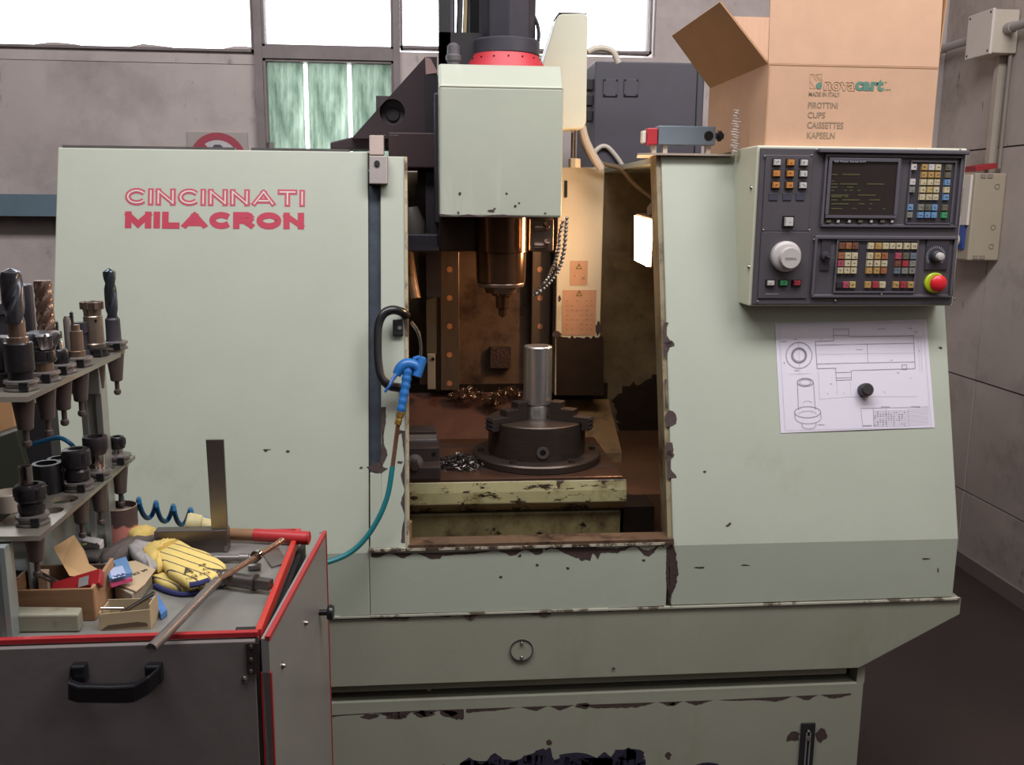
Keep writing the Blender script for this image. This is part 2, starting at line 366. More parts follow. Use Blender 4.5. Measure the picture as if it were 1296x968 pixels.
# door handle
hp = [(514, 399, .0), (508, 397, .03), (497, 396, .045), (486, 402, .05), (480, 416, .05), (479, 440, .05), (480, 462, .05), (484, 480, .05), (494, 490, .045), (506, 492, .03), (511, 493, .0)]
m = MB(); m.tube([front(x, y, o) for x, y, o in hp], .011, 12); m.build('door_handle', BLACK, MM, smooth=True)
m = MB(); p = front(504, 415, .006); m.obox(p, (1, 0, 0), UPS, NRM, .026, .04, .012); m.build('handle_bracket', BLACK, MM, .002)
m = MB(); p = front(506, 416, .013); m.cyl(p, p+NRM*.003, .005); m.build('bracket_screw', DULL, MM)
# right panel
m = MB(); pan(m, xo, xro, at(1000, 762, Y=F0).z, ZT, 0, .035); m.build('right_cover', PAINT, MM, .003)
m = MB(); pan(m, xo-.012, xo, at(840, 690, Y=F0).z, ZT, -.006, .07); m.build('opening_edge_flange', mat('worn_cream_flange', '8a7d62', .4, dirt=[('4a3826', .5, .66, 9)]), MM)
m = MB(); m.box(xro-.02, xro, yf(ZT), 3.3, .7, ZT); m.build('right_side_panel', PAINT, MM)
m = MB(); m.box(xo, xro, yf(ZT)+.035, 3.3, ZT-.015, ZT); m.build('right_top_panel', PAINT, MM)
# lower apron
za1 = at(650, 690, Y=F0).z; za0 = at(650, 775, Y=F0).z; x0 = at(468, 740, Y=F0).x; x1 = at(844, 740, Y=F0).x
m = MB(); m.box(x0, x1, F0, F0+.03, za0+.002, za1); m.build('lower_apron', PAINT, MM, .002)
m = MB(); m.box(xo0, xo, F0-.004, F0+.05, za1, za1+.008); m.build('sill_rail', mat('copper_brown_rail', '77604f', .35, metal=.5, dirt=[('3c2a24', .5, .65, 12), ('c8b8a4', .68, .7, 20)]), MM)
m = MB(); m.box(x0, xo, F0-.006, F0+.03, za1-.006, za1); m.build('sill_rail', mat('peeled_cream_rail', 'b5ab98', .5, dirt=[('4a3a33', .47, .53, 22)]), MM)
# skirt
zs1 = za0; s2 = at(1213, 778, Y=F0); s3 = at(1088, 843, Y=F0); zs0 = at(650, 862, Y=F0).z
m = MB(); xs_ = s2.x+.005
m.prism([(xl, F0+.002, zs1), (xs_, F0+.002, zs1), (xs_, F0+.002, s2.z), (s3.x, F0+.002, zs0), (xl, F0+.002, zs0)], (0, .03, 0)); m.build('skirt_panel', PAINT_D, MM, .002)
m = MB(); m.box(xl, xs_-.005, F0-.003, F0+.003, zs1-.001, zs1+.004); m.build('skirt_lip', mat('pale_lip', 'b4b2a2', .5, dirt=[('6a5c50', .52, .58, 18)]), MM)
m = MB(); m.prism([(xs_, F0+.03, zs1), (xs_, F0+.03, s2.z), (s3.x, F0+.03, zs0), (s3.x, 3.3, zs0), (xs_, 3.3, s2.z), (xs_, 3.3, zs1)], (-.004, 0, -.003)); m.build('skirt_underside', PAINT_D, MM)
zr0 = at(650, 884, Y=F0).z; zr1 = at(650, 878, Y=F0).z
m = MB(); xq = at(1075, 860, Y=F0).x; xb = at(1096, 880, Y=F0).x
zh = zs0-(zs0-zr0)*.5
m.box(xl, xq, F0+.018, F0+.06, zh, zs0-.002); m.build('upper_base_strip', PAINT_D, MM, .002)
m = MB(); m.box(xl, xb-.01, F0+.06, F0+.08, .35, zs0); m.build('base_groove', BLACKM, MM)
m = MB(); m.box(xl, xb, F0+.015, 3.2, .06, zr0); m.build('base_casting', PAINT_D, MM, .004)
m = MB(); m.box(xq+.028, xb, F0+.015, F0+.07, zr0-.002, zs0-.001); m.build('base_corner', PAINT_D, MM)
m = MB()
for x in (xl+.1, xb-.1):
    for y in (2.3, 3.1): m.cyl((x, y, 0), (x, y, .07), .04)
m.build('levelling_foot', DARKIRON, MM)
# inspection cap
p = at(660, 822, Y=F0+.002); m = MB(); m.lathe(p, (0, -1, 0), [(0, .028), (.002, .028), (.003, .027)], 32); cap = m.build('inspection_cap', PAINT_D, MM)
m = MB(); m.ring(p+Vector((0, -.002, 0)), (0, -1, 0), .0275, .029, .003, 32); m.build('cap_rim', DARKIRON, cap)
for dz in (-.019, .019):
    m = MB(); m.ball(p+Vector((0, -.004, dz)), .0045); m.build('cap_screw', CHROME, cap, smooth=True)
# slot with a level gauge in the base
def base(px, py, off=0): return at(px, py, Y=F0+.015)+Vector((0, -off, 0))
m = MB(); a = base(1010, 968); b = base(1031, 914)
m.box(a.x, b.x, F0+.008, F0+.016, a.z-.1, b.z); sl = m.build('gauge_recess', BLACKM, MM)
m = MB(); m.box(a.x+.012, a.x+.015, F0+.004, F0+.009, a.z-.1, b.z-.018); m.box(b.x-.015, b.x-.012, F0+.004, F0+.009, a.z-.1, b.z-.018); m.box(a.x+.012, b.x-.012, F0+.004, F0+.009, b.z-.021, b.z-.018); m.build('gauge_frame', ALU, sl)
m = MB(); p = base(1021, 932); m.cyl(p, p+Vector((0, -.012, 0)), .006); m.build('gauge_screw', DULL, sl)
# chips of missing paint
m = MB()
ragged(m, front, [(690, 693), (750, 692), (760, 691), (843, 688)], 5, 12, (0, 1))
ragged(m, front, [(470, 700), (560, 699), (690, 694)], 3, 5, (0, 1))
ragged(m, front, [(430, 779), (520, 776), (600, 774), (700, 771)], 2, 5, (0, 1))
ragged(m, front, [(580, 775), (608, 774)], 7, 4, (0, 1)); ragged(m, front, [(770, 769), (845, 766)], 3, 4, (0, 1), step=5)
ragged(m, front, [(846, 692), (848, 730), (846, 768)], 6, 8, (1, 0)); ragged(m, front, [(846, 692), (848, 768)], 2, 3, (-1, 0))
ragged(m, front, [(840, 408), (839, 440), (841, 455)], 6, 9, (1, 0), jit=.6); ragged(m, front, [(841, 480), (842, 520)], 4, 5, (1, 0)); ragged(m, front, [(843, 560), (845, 608)], 6, 9, (1, 0), jit=.6)
blob(m, front, 848, 530, 7, 9); blob(m, front, 846, 435, 7, 4); blob(m, front, 848, 575, 5, 5)
ragged(m, front, [(482, 515), (483, 560), (481, 595)], 5, 7, (1, 0), jit=.6); blob(m, front, 478, 593, 12, 6)
ragged(m, front, [(512.5, 545), (512.5, 690)], 3.5, 3, (-1, 0))
blob(m, front, 505, 547, 4, 3); blob(m, front, 506, 585, 3, 2)
for x, y in ((634, 730), (719, 719), (815, 709), (680, 715), (658, 703), (337, 570), (364, 571), (457, 592), (777, 846), (543, 873), (892, 597), (921, 665), (923, 663), (1190, 440)): blob(m, front, x, y, 2.2, 1.6)
for x, y in ((338, 569), (883, 718), (943, 715), (1171, 707), (888, 718)): blob(m, front, x, y, 5, .8)
blob(m, front, 1187, 721, .8, 3)
m.build('chipped_paint', CHIP, MM)
m = MB()
ragged(m, base, [(418, 905), (470, 902), (530, 899), (590, 897)], 4, 8, (0, 1), jit=.9); ragged(m, base, [(590, 897), (700, 893), (900, 886), (1080, 877)], 3, 3, (0, 1), jit=1)
for x, y, a, b_ in ((470, 906, 12, 3), (500, 905, 14, 4), (535, 903, 12, 4), (565, 903, 11, 4), (737, 893, 11, 4), (1003, 932, 9, 6), (1040, 931, 8, 8), (851, 891, 5, 2), (1094, 928, 3, 8), (846, 955, 4, 5), (695, 939, 4, 3)): blob(m, base, x, y, a, b_)
m.build('chipped_paint', CHIP, MM)
m = MB(); ragged(m, base, [(560, 975), (700, 972), (820, 972)], 8, 22, (0, -1), jit=.5)
for x, y, a, b_ in ((680, 962, 24, 7), (730, 962, 28, 9), (795, 955, 20, 8), (770, 965, 45, 8), (600, 966, 20, 4), (635, 966, 22, 5), (895, 968, 14, 3)): blob(m, base, x, y, a, b_, 16, .2)
m.build('peeled_patch', CHIPB, MM)
# red lettering
RIB = [0]
def ribbon(m, pts, w, fn):
    for (ax, ay), (bx_, by) in zip(pts, pts[1:]):
        dx, dy = bx_-ax, by-ay; l = math.hypot(dx, dy) or 1; dx /= l; dy /= l; e = min(w/2*.92, l*.3)
        a = (ax-dx*e, ay-dy*e); b = (bx_+dx*e, by+dy*e); nx, ny = -dy*w/2, dx*w/2
        RIB[0] = (RIB[0]+1) % 9; e_ = NRM*.00003*RIB[0]
        m.face([fn(a[0]+nx, a[1]+ny)+e_, fn(b[0]+nx, b[1]+ny)+e_, fn(b[0]-nx, b[1]-ny)+e_, fn(a[0]-nx, a[1]-ny)+e_])
def arc(cx, cy, rx, ry, a0, a1, n=14): return [(cx+rx*cos(radians(a0+(a1-a0)*i/n)), cy+ry*sin(radians(a0+(a1-a0)*i/n))) for i in range(n+1)]
LET = {'C': (.82, [arc(.47, .5, .47, .5, 42, 318)]), 'I': (0, [[(0, 0), (0, 1)]]), 'N': (.78, [[(0, 0), (0, 1), (.78, 0), (.78, 1)]]),
       'A': (1.0, [[(0, 0), (.5, 1), (1.0, 0)], [(.25, .25), (.75, .25)]]), 'T': (.8, [[(0, 1), (.8, 1)], [(.4, 1), (.4, 0)]]),
       'M': (1.05, [[(0, 0), (0, 1), (.52, .12), (1.05, 1), (1.05, 0)]]), 'L': (.6, [[(0, 1), (0, 0), (.6, 0)]]),
       'R': (.8, [[(0, 0), (0, 1), (.5, 1)]+arc(.5, .74, .3, .26, 90, -90, 8)+[(0, .48)], [(.4, .48), (.8, 0)]]), 'O': (1.0, [arc(.5, .5, .5, .5, 0, 360, 20)])}
def logo(word, bl, tr_, w, gap, off, m):
    o = front(*bl); e = front(*tr_); H = (e-o).dot(UPS); W = e.x-o.x
    tot = sum(LET[c][0] for c in word); gaps = len(word)-1; h = H-w
    k = (W-len(word)*w-gaps*gap)/(tot*h)
    def fn(x, y): return o+Vector((1, 0, 0))*x+UPS*y+NRM*off
    x = w/2
    return h, k, fn
def draw(word, bl, tr_, w, gap, m1, m2=None, w2=0):
    h, k, fn = logo(word, bl, tr_, w, gap, .0005, m1); _, _, fn2 = logo(word, bl, tr_, w, gap, .0011, m1); x = w/2
    HH = h+w; f1, f2, cl = fn, fn2, (w-w2)/2
    fn = lambda a, b: f1(a, min(max(b, 0), HH)); fn2 = lambda a, b: f2(a, min(max(b, cl), HH-cl))
    for c in word:
        for st in LET[c][1]:
            P = [(x+u*h*k, w/2+v*h) for u, v in st]
            ribbon(m1, P, w, fn)
            if m2:
                ribbon(m2, P, w2, fn2)
        x += LET[c][0]*h*k+w+gap
m1, m2 = MB(), MB()
draw('CINCINNATI', (158, 260), (386, 240), .0135, .0045, m1, m2, .0036)
m1.build('outline_lettering', PINKTXT, MM); m2.build('lettering_inline', mat('pale_pink_inline', 'cfbdb6', .5), MM)
m1 = MB(); draw('MILACRON', (158, 289), (385, 269), .0155, .0048, m1); m1.build('solid_lettering', REDTXT, MM)

# ---- control panel (a box with a vertical face on the leaning cover)
PY = 2.24
def fp(px, py, off=0): return at(px, py, Y=PY)+Vector((0, -off, 0))
cx0 = (fp(960, 190).x+fp(952, 383).x)/2; cx1 = (fp(1219, 190).x+fp(1205, 383).x)/2; cz1 = fp(1090, 188).z; cz0 = fp(1080, 385).z
m = MB(); m.prism([(cx0-.006, PY, cz0-.004), (cx0-.006, PY, cz1+.004), (cx0-.006, yf(ZT)+.02, cz1+.004), (cx0-.006, yf(cz0), cz0-.004)], (cx1-cx0+.012, 0, 0))
CP = m.build('control_panel', CREAMW, MM, .003)
PANEL = mat('dark_grey_panel', '4c474c', .45, var=.06, ns=30); PANELE = mat('dark_grey_bezel', '565159', .4, var=.05); PANEL2 = mat('recess_grey', '353139', .5, var=.08)
def fbox(px0, py0, px1, py1, o0, o1):      # box on the face from pixel corners
    a = fp(px0, py1); b = fp(px1, py0); m = MB(); m.box(a.x, b.x, PY-o1, PY-o0, a.z, b.z); return m
m = MB(); m.box(cx0, cx1, PY-.008, PY, cz0, cz1-.002); m.build('face_plate', PANEL, CP, .002)
m = fbox(962, 197, 1027, 292, .008, .011); m.build('button_plate', PANEL, CP, .001)
m = fbox(957, 293, 1024, 377, .008, .011); m.build('button_plate', PANEL, CP, .001)
def bezel(px0, py0, px1, py1, b, o1, name, mt):
    a = fp(px0, py1); c = fp(px1, py0); m = MB(); x0, x1, z0, z1 = a.x, c.x, a.z, c.z; y0, y1 = PY-o1, PY-.008
    m.box(x0, x1, y0, y1, z0, z0+b); m.box(x0, x1, y0, y1, z1-b, z1); m.box(x0, x0+b, y0, y1, z0+b, z1-b); m.box(x1-b, x1, y0, y1, z0+b, z1-b)
    return m.build(name, mt, CP, .0015)
bezel(1036, 197, 1216, 287, .006, .015, 'upper_bezel', PANELE); bezel(1041, 201, 1137, 276, .008, .017, 'screen_frame', PANELE)
bezel(1143, 204, 1208, 284, .004, .013, 'keypad_frame', PANELE); bezel(1024, 299, 1208, 376, .006, .015, 'lower_bezel', PANELE); bezel(1052, 303, 1160, 370, .004, .013, 'keypad_frame', PANELE)
m = MB(); m.box(cx0+.14, cx1, PY-.024, PY-.006, cz1-.012, cz1-.002); m.build('top_ledge', PANELE, CP, .002)
m = fbox(1146, 207, 1204, 282, .008, .009); m.build('keypad_ground', PANEL2, CP); m = fbox(1054, 305, 1158, 368, .008, .009); m.build('keypad_ground', PANEL2, CP)
m = fbox(1045, 205, 1134, 272, .010, .013); m.build('screen', mat('dark_screen', '2c2624', .12, var=.1, ns=3), CP)
m = MB(); r2 = random.Random(3)
for i, yy in enumerate((221, 229, 233, 237, 241, 247, 249, 253, 258, 264)):
    xa = 1049; 
    for k in range(r2.randint(1, 4)):
        l = r2.choice((4, 8, 14, 22)); 
        if xa+l > 1130: break
        a = fp(xa, yy+.7); b = fp(xa+l, yy-.7); m.box(a.x, b.x, PY-.0138, PY-.013, a.z, b.z); xa += l+r2.choice((3, 6, 12))
for x, y in ((1096, 265), (1114, 265), (1078, 265)): a = fp(x, y); m.box(a.x, a.x+.006, PY-.0138, PY-.013, a.z, a.z+.003)
m.build('screen_text', mat('dim_green_glow', '48482c', .5, emit=.02), CP)
text('GE Fanuc Series 0-M', 'screen_heading', mat('pale_legend', 'a8a4ac', .6), CP, fp(1052, 205.5, .0175), (1, 0, 0), (0, 0, 1), .0055, wid=.078)
KC = dict(cream='b5a88a', amber='a5834f', white='b8b2ae', olive='5f5a4a', blue='6485a8', green='3a8a55', gray='77766f', orange='8f5c3c', brown='6b4534', pink='9c4656', red='96323a', bg='5f6870', dark='2c2a2e', yellow='ab9660', obtn='b5783c')
def kmat(n): return mat('key_'+n, KC[n], .4, var=.05, ns=60)
kme = {}
def keymesh(w_, h_, t_):
    k = (round(w_, 4), round(h_, 4), t_)
    if k not in kme:
        me = bpy.data.meshes.new('key'); bm = bmesh.new(); i = .0012
        A = [(-w_/2, 0, -h_/2), (w_/2, 0, -h_/2), (w_/2, 0, h_/2), (-w_/2, 0, h_/2)]; B = [((w_/2-i)*sx, -t_, (h_/2-i)*sz) for sx, sz in ((-1, -1), (1, -1), (1, 1), (-1, 1))]
        a = [bm.verts.new(p) for p in A]; b = [bm.verts.new(p) for p in B]; bm.faces.new(b)
        for j in range(4): bm.faces.new((a[j], a[(j+1) % 4], b[(j+1) % 4], b[j]))
        bmesh.ops.recalc_face_normals(bm, faces=bm.faces); bm.to_mesh(me); bm.free(); kme[k] = me
    return kme[k]
LEG = MB(); rl = random.Random(11)
def key(x, z, c, w_=.0155, h_=.0155, t_=.006, o=.009, leg=True):
    piece('key', keymesh(w_, h_, t_), kmat(c), (x, PY-o, z), CP)
    if leg and c not in ('dark',):
        s_ = .0028
        for q in range(rl.randint(1, 3)):
            lx = x+(rl.random()-.5)*.006; lz = z+(rl.random()-.5)*.005; LEG.box(lx-s_*.6, lx+s_*.6, PY-o-t_-.0003, PY-o-t_, lz-.0008, lz+.0008)
KX = [at(x, 212, Y=PY).x for x in (1153, 1166.7, 1175.4, 1183.8, 1197)]; KZ = [at(1175, y, Y=PY).z for y in (212, 221.4, 230.7, 240.2, 249.5, 262.7, 272)]
G = [('white', 'amber', 'white', 'cream', 'olive'), (None, 'amber', 'amber', 'amber', 'olive'), ('white', 'cream', 'cream', 'cream', 'blue'), ('gray', 'cream', 'yellow', 'cream', 'cream'), (None, 'cream', 'cream', 'cream', 'blue'), ('blue', 'gray', 'olive', 'blue', 'olive'), ('gray', 'blue', 'blue', 'blue', 'green')]
for r_, row in enumerate(G):
    for c_, k in enumerate(row):
        if k: key(KX[c_], KZ[r_], k)
def kcols(xs): return [at(x, 333, Y=PY).x for x in xs]
LZ = [at(1107, y, Y=PY).z for y in (311, 323.6, 333, 342, 360)]
for xs, g in (((1061, 1069.5, 1078), [('brown', 'orange', 'brown'), ('orange', 'cream', 'cream'), ('pink', 'cream', 'cream'), ('cream',)*3, ('dark', 'pink', 'yellow')]),
              ((1097.5, 1107, 1116), [('cream', 'amber', 'cream'), ('cream', 'amber', 'orange'), ('cream',)*3, ('amber', 'amber', 'orange'), ('amber', 'red', 'cream')]),
              ((1133, 1142.5, 1151.6), [('cream',)*3, ('pink', 'olive', 'bg'), ('brown', 'red', 'gray'), ('bg', 'gray', 'gray'), ('amber', 'red', 'amber')])):
    for r_, row in enumerate(g):
        for x, k in zip(kcols(xs), row): key(x, LZ[r_], k, .0162, .0162)
for x in kcols((1124.5,)): key(x, LZ[0], 'cream', .0155, .0155)
for ry, row in zip((206, 220, 234.6), (('white', 'obtn', 'white'), ('obtn', 'obtn', 'white'), ('obtn', 'obtn', 'white'))):
    for px_, k in zip((980.5, 997.7, 1014.5), row):
        x = at(px_-(ry-206)*.05, ry, Y=PY).x; z = at(997, ry, Y=PY).z
        m = MB(); m.box(x-.0105, x+.0105, PY-.014, PY-.011, z-.009, z+.009); m.build('button_collar', BLACK, CP)
        key(x, z, k, .0175, .0145, .006, .014)
for px_ in (976.5, 993.7, 1010.5):
    p = fp(px_, 249); m = MB(); m.box(p.x-.011, p.x+.011, PY-.013, PY-.011, p.z-.009, p.z+.009); m.build('blank_button', mat('blank_violet', '3c3a48', .5), CP, .001)
p = fp(995, 280.5); m = MB(); m.box(p.x-.014, p.x+.014, PY-.014, PY-.011, p.z-.014, p.z+.014); m.build('button_collar', BLACK, CP); key(p.x, p.z, 'white', .021, .021, .008, .014)
for px_, k in zip((972.6, 988.9, 1005.4), ('white', 'green', 'red')):
    p = fp(px_, 357.5); m = MB(); m.box(p.x-.012, p.x+.012, PY-.014, PY-.011, p.z-.008, p.z+.008); m.build('button_collar', BLACK, CP); key(p.x, p.z, k if k != 'green' else 'green', .018, .012, .006, .014)
for i, px_ in enumerate((1046, 1058, 1072, 1086, 1099.7, 1113.8, 1126)):
    p = fp(px_, 279.8); key(p.x, p.z, 'white' if i in (1, 2, 4, 6) else 'olive', .008 if i in (1, 2, 4, 6) else .013, .008, .004, .010, False)
LEG.build('key_legends', INKD, CP)['kind'] = 'stuff'
m = MB()
for i in range(7): a = fp(967+i*2.4, 372); m.box(a.x, a.x+.0032, PY-.0115, PY-.011, a.z, a.z+.002)
m.build('small_caption', mat('pale_legend2', '98949c', .6), CP)
DIALW = mat('white_dial', 'b5aeac', .4, var=.03)
p = fp(991, 324, .011); m = MB(); m.lathe(p, (0, -1, 0), [(0, .037), (.012, .037), (.016, .034), (.018, .028)], 48); m.build('handwheel', DIALW, CP, smooth=True)
p2 = p+Vector((.004, -.017, -.003)); m = MB(); m.lathe(p2, (0, -1, 0), [(0, .026), (.012, .0255), (.014, .024)], 40); m.build('handwheel_cap', mat('white_dial_cap', 'b5afac', .4), CP, smooth=True)
m = MB(); m.torus(p+Vector((0, -.013, 0)), (0, -1, 0), .0335, .0015, 40, 6); m.build('handwheel_scale_ring', DULL, CP)
text('DOMINA', 'handwheel_lettering', mat('grey_legend', '8d8a8a', .6), CP, p2+Vector((-.0145, -.0146, -.004)), (1, 0, 0), (0, 0, 1), .0095, wid=.028)
m = fbox(1035, 302, 1050, 342, .009, .011); m.build('switch_plate', PANEL2, CP, .001)
p = fp(1042, 324, .011); m = MB(); m.lathe(p, (0, -1, 0), [(0, .012), (.006, .011), (.007, .008)], 20); m.build('key_switch', DARKIRON, CP, smooth=True)
m = MB(); m.obox(p+Vector((.006, -.016, -.001)), (1, 0, -.1), (0, 0, 1), (0, 1, 0), .02, .003, .016); m.tube([p+Vector((.0, -.02, -.004)), p+Vector((-.006, -.018, -.014)), p+Vector((-.002, -.016, -.024))], .001, 5); m.build('switch_key', CHROME, CP)
m = fbox(1167, 303, 1199, 341, .009, .012); m.build('dial_plate', PANEL2, CP, .001)
p = fp(1181, 324, .012); m = MB()
for i in range(22):
    a = radians(-40+i*260/21); u = Vector((cos(a), 0, sin(a))); m.obox(p+u*.0225, u, (-sin(a), 0, cos(a)), (0, 1, 0), .006, .0012, .0008)
m.build('dial_scale', mat('white_legend', 'aaa6ae', .5), CP)
m = MB(); m.lathe(p, (0, -1, 0), [(0, .016), (.012, .014), (.014, .012)], 28); m.build('override_knob', DARKIRON, CP, smooth=True)
m = MB(); m.lathe(p+Vector((.002, -.014, 0)), (0, -1, 0), [(0, .0105), (.008, .009), (.009, .0075)], 24); m.build('override_knob_cap', mat('pale_knob', 'b7b0ac', .4), CP, smooth=True)
p = fp(1179.5, 357.5, .008); m = MB(); m.lathe(p, (0, -1, 0), [(0, .0255), (.006, .0255), (.008, .023)], 36); m.build('emergency_ring', mat('yellow_green_ring', 'b4c424', .4), CP, smooth=True)
m = MB(); m.lathe(p+Vector((.002, -.008, 0)), (0, -1, 0), [(0, .014), (.006, .014), (.008, .0205), (.014, .0205), (.019, .016), (.021, .008), (.022, .001)], 32); m.build('emergency_button', mat('emergency_red', 'cf1f2c', .35), CP, smooth=True)
m = MB()
for x, y in ((966, 198), (1025, 197), (964, 291), (1022, 291), (1031, 190), (1095, 190), (1156, 190), (1212, 190), (1028, 303), (1055, 380), (1113, 372), (1205, 378), (1119, 302), (957, 381)):
    q = fp(x, y, .011); m.lathe(q, (0, -1, 0), [(0, .0028), (.001, .0026), (.002, .001)], 10)
m.build('panel_screws', DULL, CP)
for px_, py_ in ((951, 238), (948, 338)):
    q = at(px_, py_, X=cx0-.006); m = MB(); m.lathe(q, (-1, 0, 0), [(0, .006), (.003, .0055), (.005, .003)], 14); m.build('side_screw', CHROME, CP, smooth=True)

# ---- head and column above
HY = 2.40
def hp_(px, py, Y=HY): return at(px, py, Y=Y)
hx0 = hp_(556, 180).x; hx1 = hp_(712, 200).x; hz0 = hp_(630, 275).z; hz1 = hp_(630, 110).z; hz2 = hp_(630, 82, HY+.05).z
m = MB(); m.prism([(hx0, HY, hz0), (hx0, HY, hz1), (hx0, HY+.05, hz2), (hx0, 2.62, hz2), (hx0, 2.62, hz0)], (hx1-hx0, 0, 0)); m.build('head_cover', mat('head_paint', 'b1b4a4', .4, var=.04, ns=6, dirt=[('c2c4ba', .55, .75, 4, (3, 1, .5)), ('4a3c2c', .74, .77, 70)]), MM, .006)
m = MB(); m.box(hx0, hx1, HY-.0008, HY+.0, hz1-.001, hz1+.0012); m.build('cover_crease', CREAMW, MM)
def hd(px, py, off=0): return at(px, py, Y=HY)+Vector((0, -off, 0))
m = MB(); ragged(m, hd, [(557, 274), (710, 275)], 2, 2, (0, -1))
for x, y, a, b_ in ((622, 267, 4, 2), (582, 245, 2, 2), (641, 245, 1.5, 1.5), (652, 261, 2, 2), (657, 257, 1.2, 1.2), (580, 269, 2, 1.5), (690, 270, 1.5, 1), (626, 264, 1.5, 1.5)): blob(m, hd, x, y, a, b_)
m.build('chipped_paint', CHIP, MM)
m = MB(); m.box(hx0-.01, hx1-.02, 2.62, 3.02, hz0-.02, hz2-.05); m.build('spindle_head', DARKIRON, MM, .005)
sx = .217; SY = 2.56
m = MB(); a = hp_(557, 318, 2.53); m.box(a.x, hp_(700, 318, 2.53).x, SY-.03, 2.98, a.z, hz0-.001); m.build('head_casting', mat('oily_dark_casting', '3a2a22', .3, metal=.4, var=.2), MM, .004)
sx = (at(603, 320, Y=SY-.06).x+at(667, 320, Y=SY-.06).x)/2
za, zb2, zc = at(636, 319, Y=SY-.07).z, at(636, 358, Y=SY-.07).z, at(636, 366, Y=SY-.07).z
m = MB(); m.lathe((sx, SY-.03, hz0), (0, 0, -1), [(0, .072), (hz0-za, .072), (hz0-za+.002, .068), (hz0-zb2, .066)], 48); m.build('spindle_housing', mat('oily_bright_casting', '6a4c38', .18, metal=.85, var=.2, ns=9), MM, smooth=True)
m = MB(); m.lathe((sx, SY-.03, zb2), (0, 0, -1), [(0, .062), (.004, .064), (.012, .062), (.016, .045), (.03, .04)], 48); m.build('spindle_nose_ring', BRONZE, MM, smooth=True)
m = MB(); m.lathe((sx+.006, SY-.03, zb2-.025), (0, 0, -1), [(0, .03), (.012, .03), (.014, .02), (.045, .019), (.05, .012), (.066, .011), (.07, .006)], 24); m.build('spindle_tool', mat('oily_tool', '7a5a44', .25, metal=.9), MM, smooth=True)
# manifold block and nozzles on the right of the spindle
q = at(671, 318, Y=2.44); q2 = at(701, 277, Y=2.44)
m = MB(); m.box(q.x, q2.x, 2.44, 2.47, q.z, q2.z); mf = m.build('coolant_manifold', BRONZE, MM, .003)
m = MB()
for y_ in (288, 310):
    a = at(676, y_, Y=2.435); b = at(690, y_, Y=2.435); m.tube([a, b, b+Vector((.004, -.01, .01))], .008, 10)
    c = at(695, y_-5, Y=2.43); m.lathe(c, (0, -1, 0), [(0, .008), (.006, .008)], 6)
m.build('manifold_pipe', BRONZE, mf, smooth=True)
# way rails and column front
CY = 3.02
def cyp(px, py, Y=CY): return at(px, py, Y=Y)
zc0 = cyp(620, 492).z; zc1 = cyp(620, 200).z
m = MB(); m.box(cyp(530, 400).x, cyp(706, 400).x, CY+.03, CY+.2, zc0-.2, cyp(620, 110).z); m.build('column', COLUMNM, MM)
for a, b, nb in ((557, 581, 5), (672, 695, 5)):
    x0, x1 = cyp(a, 400).x, cyp(b, 400).x
    m = MB(); m.box(x0, x1, CY-.02, CY+.03, zc0, zc1); rl_ = m.build('way_rail', mat('brown_rail_steel', '83705f', .3, metal=.7, var=.15, ns=20, stretch=(6, 1, .4)), MM, .002)
    for i in range(nb):
        if b > 600 and i > 2: break
        c = cyp((a+b)/2, 341+i*36, CY-.02); m = MB(); m.lathe(c, (0, -1, 0), [(0, .009), (.001, .009)], 16); m.build('rail_plug', mat('copper_plug', 'c98b62', .4, metal=.4), rl_)
m = MB(); a = cyp(548, 340); m.box(a.x, cyp(556, 340).x, CY-.03, CY+.03, zc0, zc1); a = cyp(695, 400); m.box(a.x, cyp(706, 400).x, CY-.01, CY+.03, zc0, zc1); m.build('rail_side_strip', mat('near_black_oily', '20160f', .35), MM)
m = MB(); a = cyp(620, 478, CY+.02); b = cyp(646, 464, CY+.02)
m.box(a.x, b.x, CY, CY+.03, cyp(620, 466).z, cyp(620, 440).z); m.build('column_scraper_block', mat('chip_crusted', '3a261b', .6, bump=.8, bs=120, var=.5, ns=80), MM)
# cream column cover with warning plates
a = at(707, 430, Y=2.93); b = at(765, 212, Y=2.93)
zq = at(740, 500, Y=2.93).z
m = MB(); m.box(a.x-.01, b.x, 2.93, 3.2, zq, b.z); CC = m.build('column_side_cover', CREAM, MM, .003)
def cc(px, py, off=0): return at(px, py, Y=2.93)+Vector((0, -off, 0))
m = MB(); m.face([cc(704, 426, .0008)]+[cc(706+i*3, 424+5*R_.random(), .0008) for i in range(20)]+[cc(764, 426, .0008), cc(764, 500, .0008), cc(704, 500, .0008)]); m.build('bare_lower_area', mat('oily_bare_metal', '2e2219', .4, var=.3, ns=20), CC)
m = MB(); blob(m, cc, 757, 415, 4, 8); blob(m, cc, 708, 378, 2, 4); blob(m, cc, 705, 423, 5, 5); m.build('chipped_paint', CHIP, CC)
LBL = mat('warning_plate', 'b98e70', .45, var=.08, ns=25)
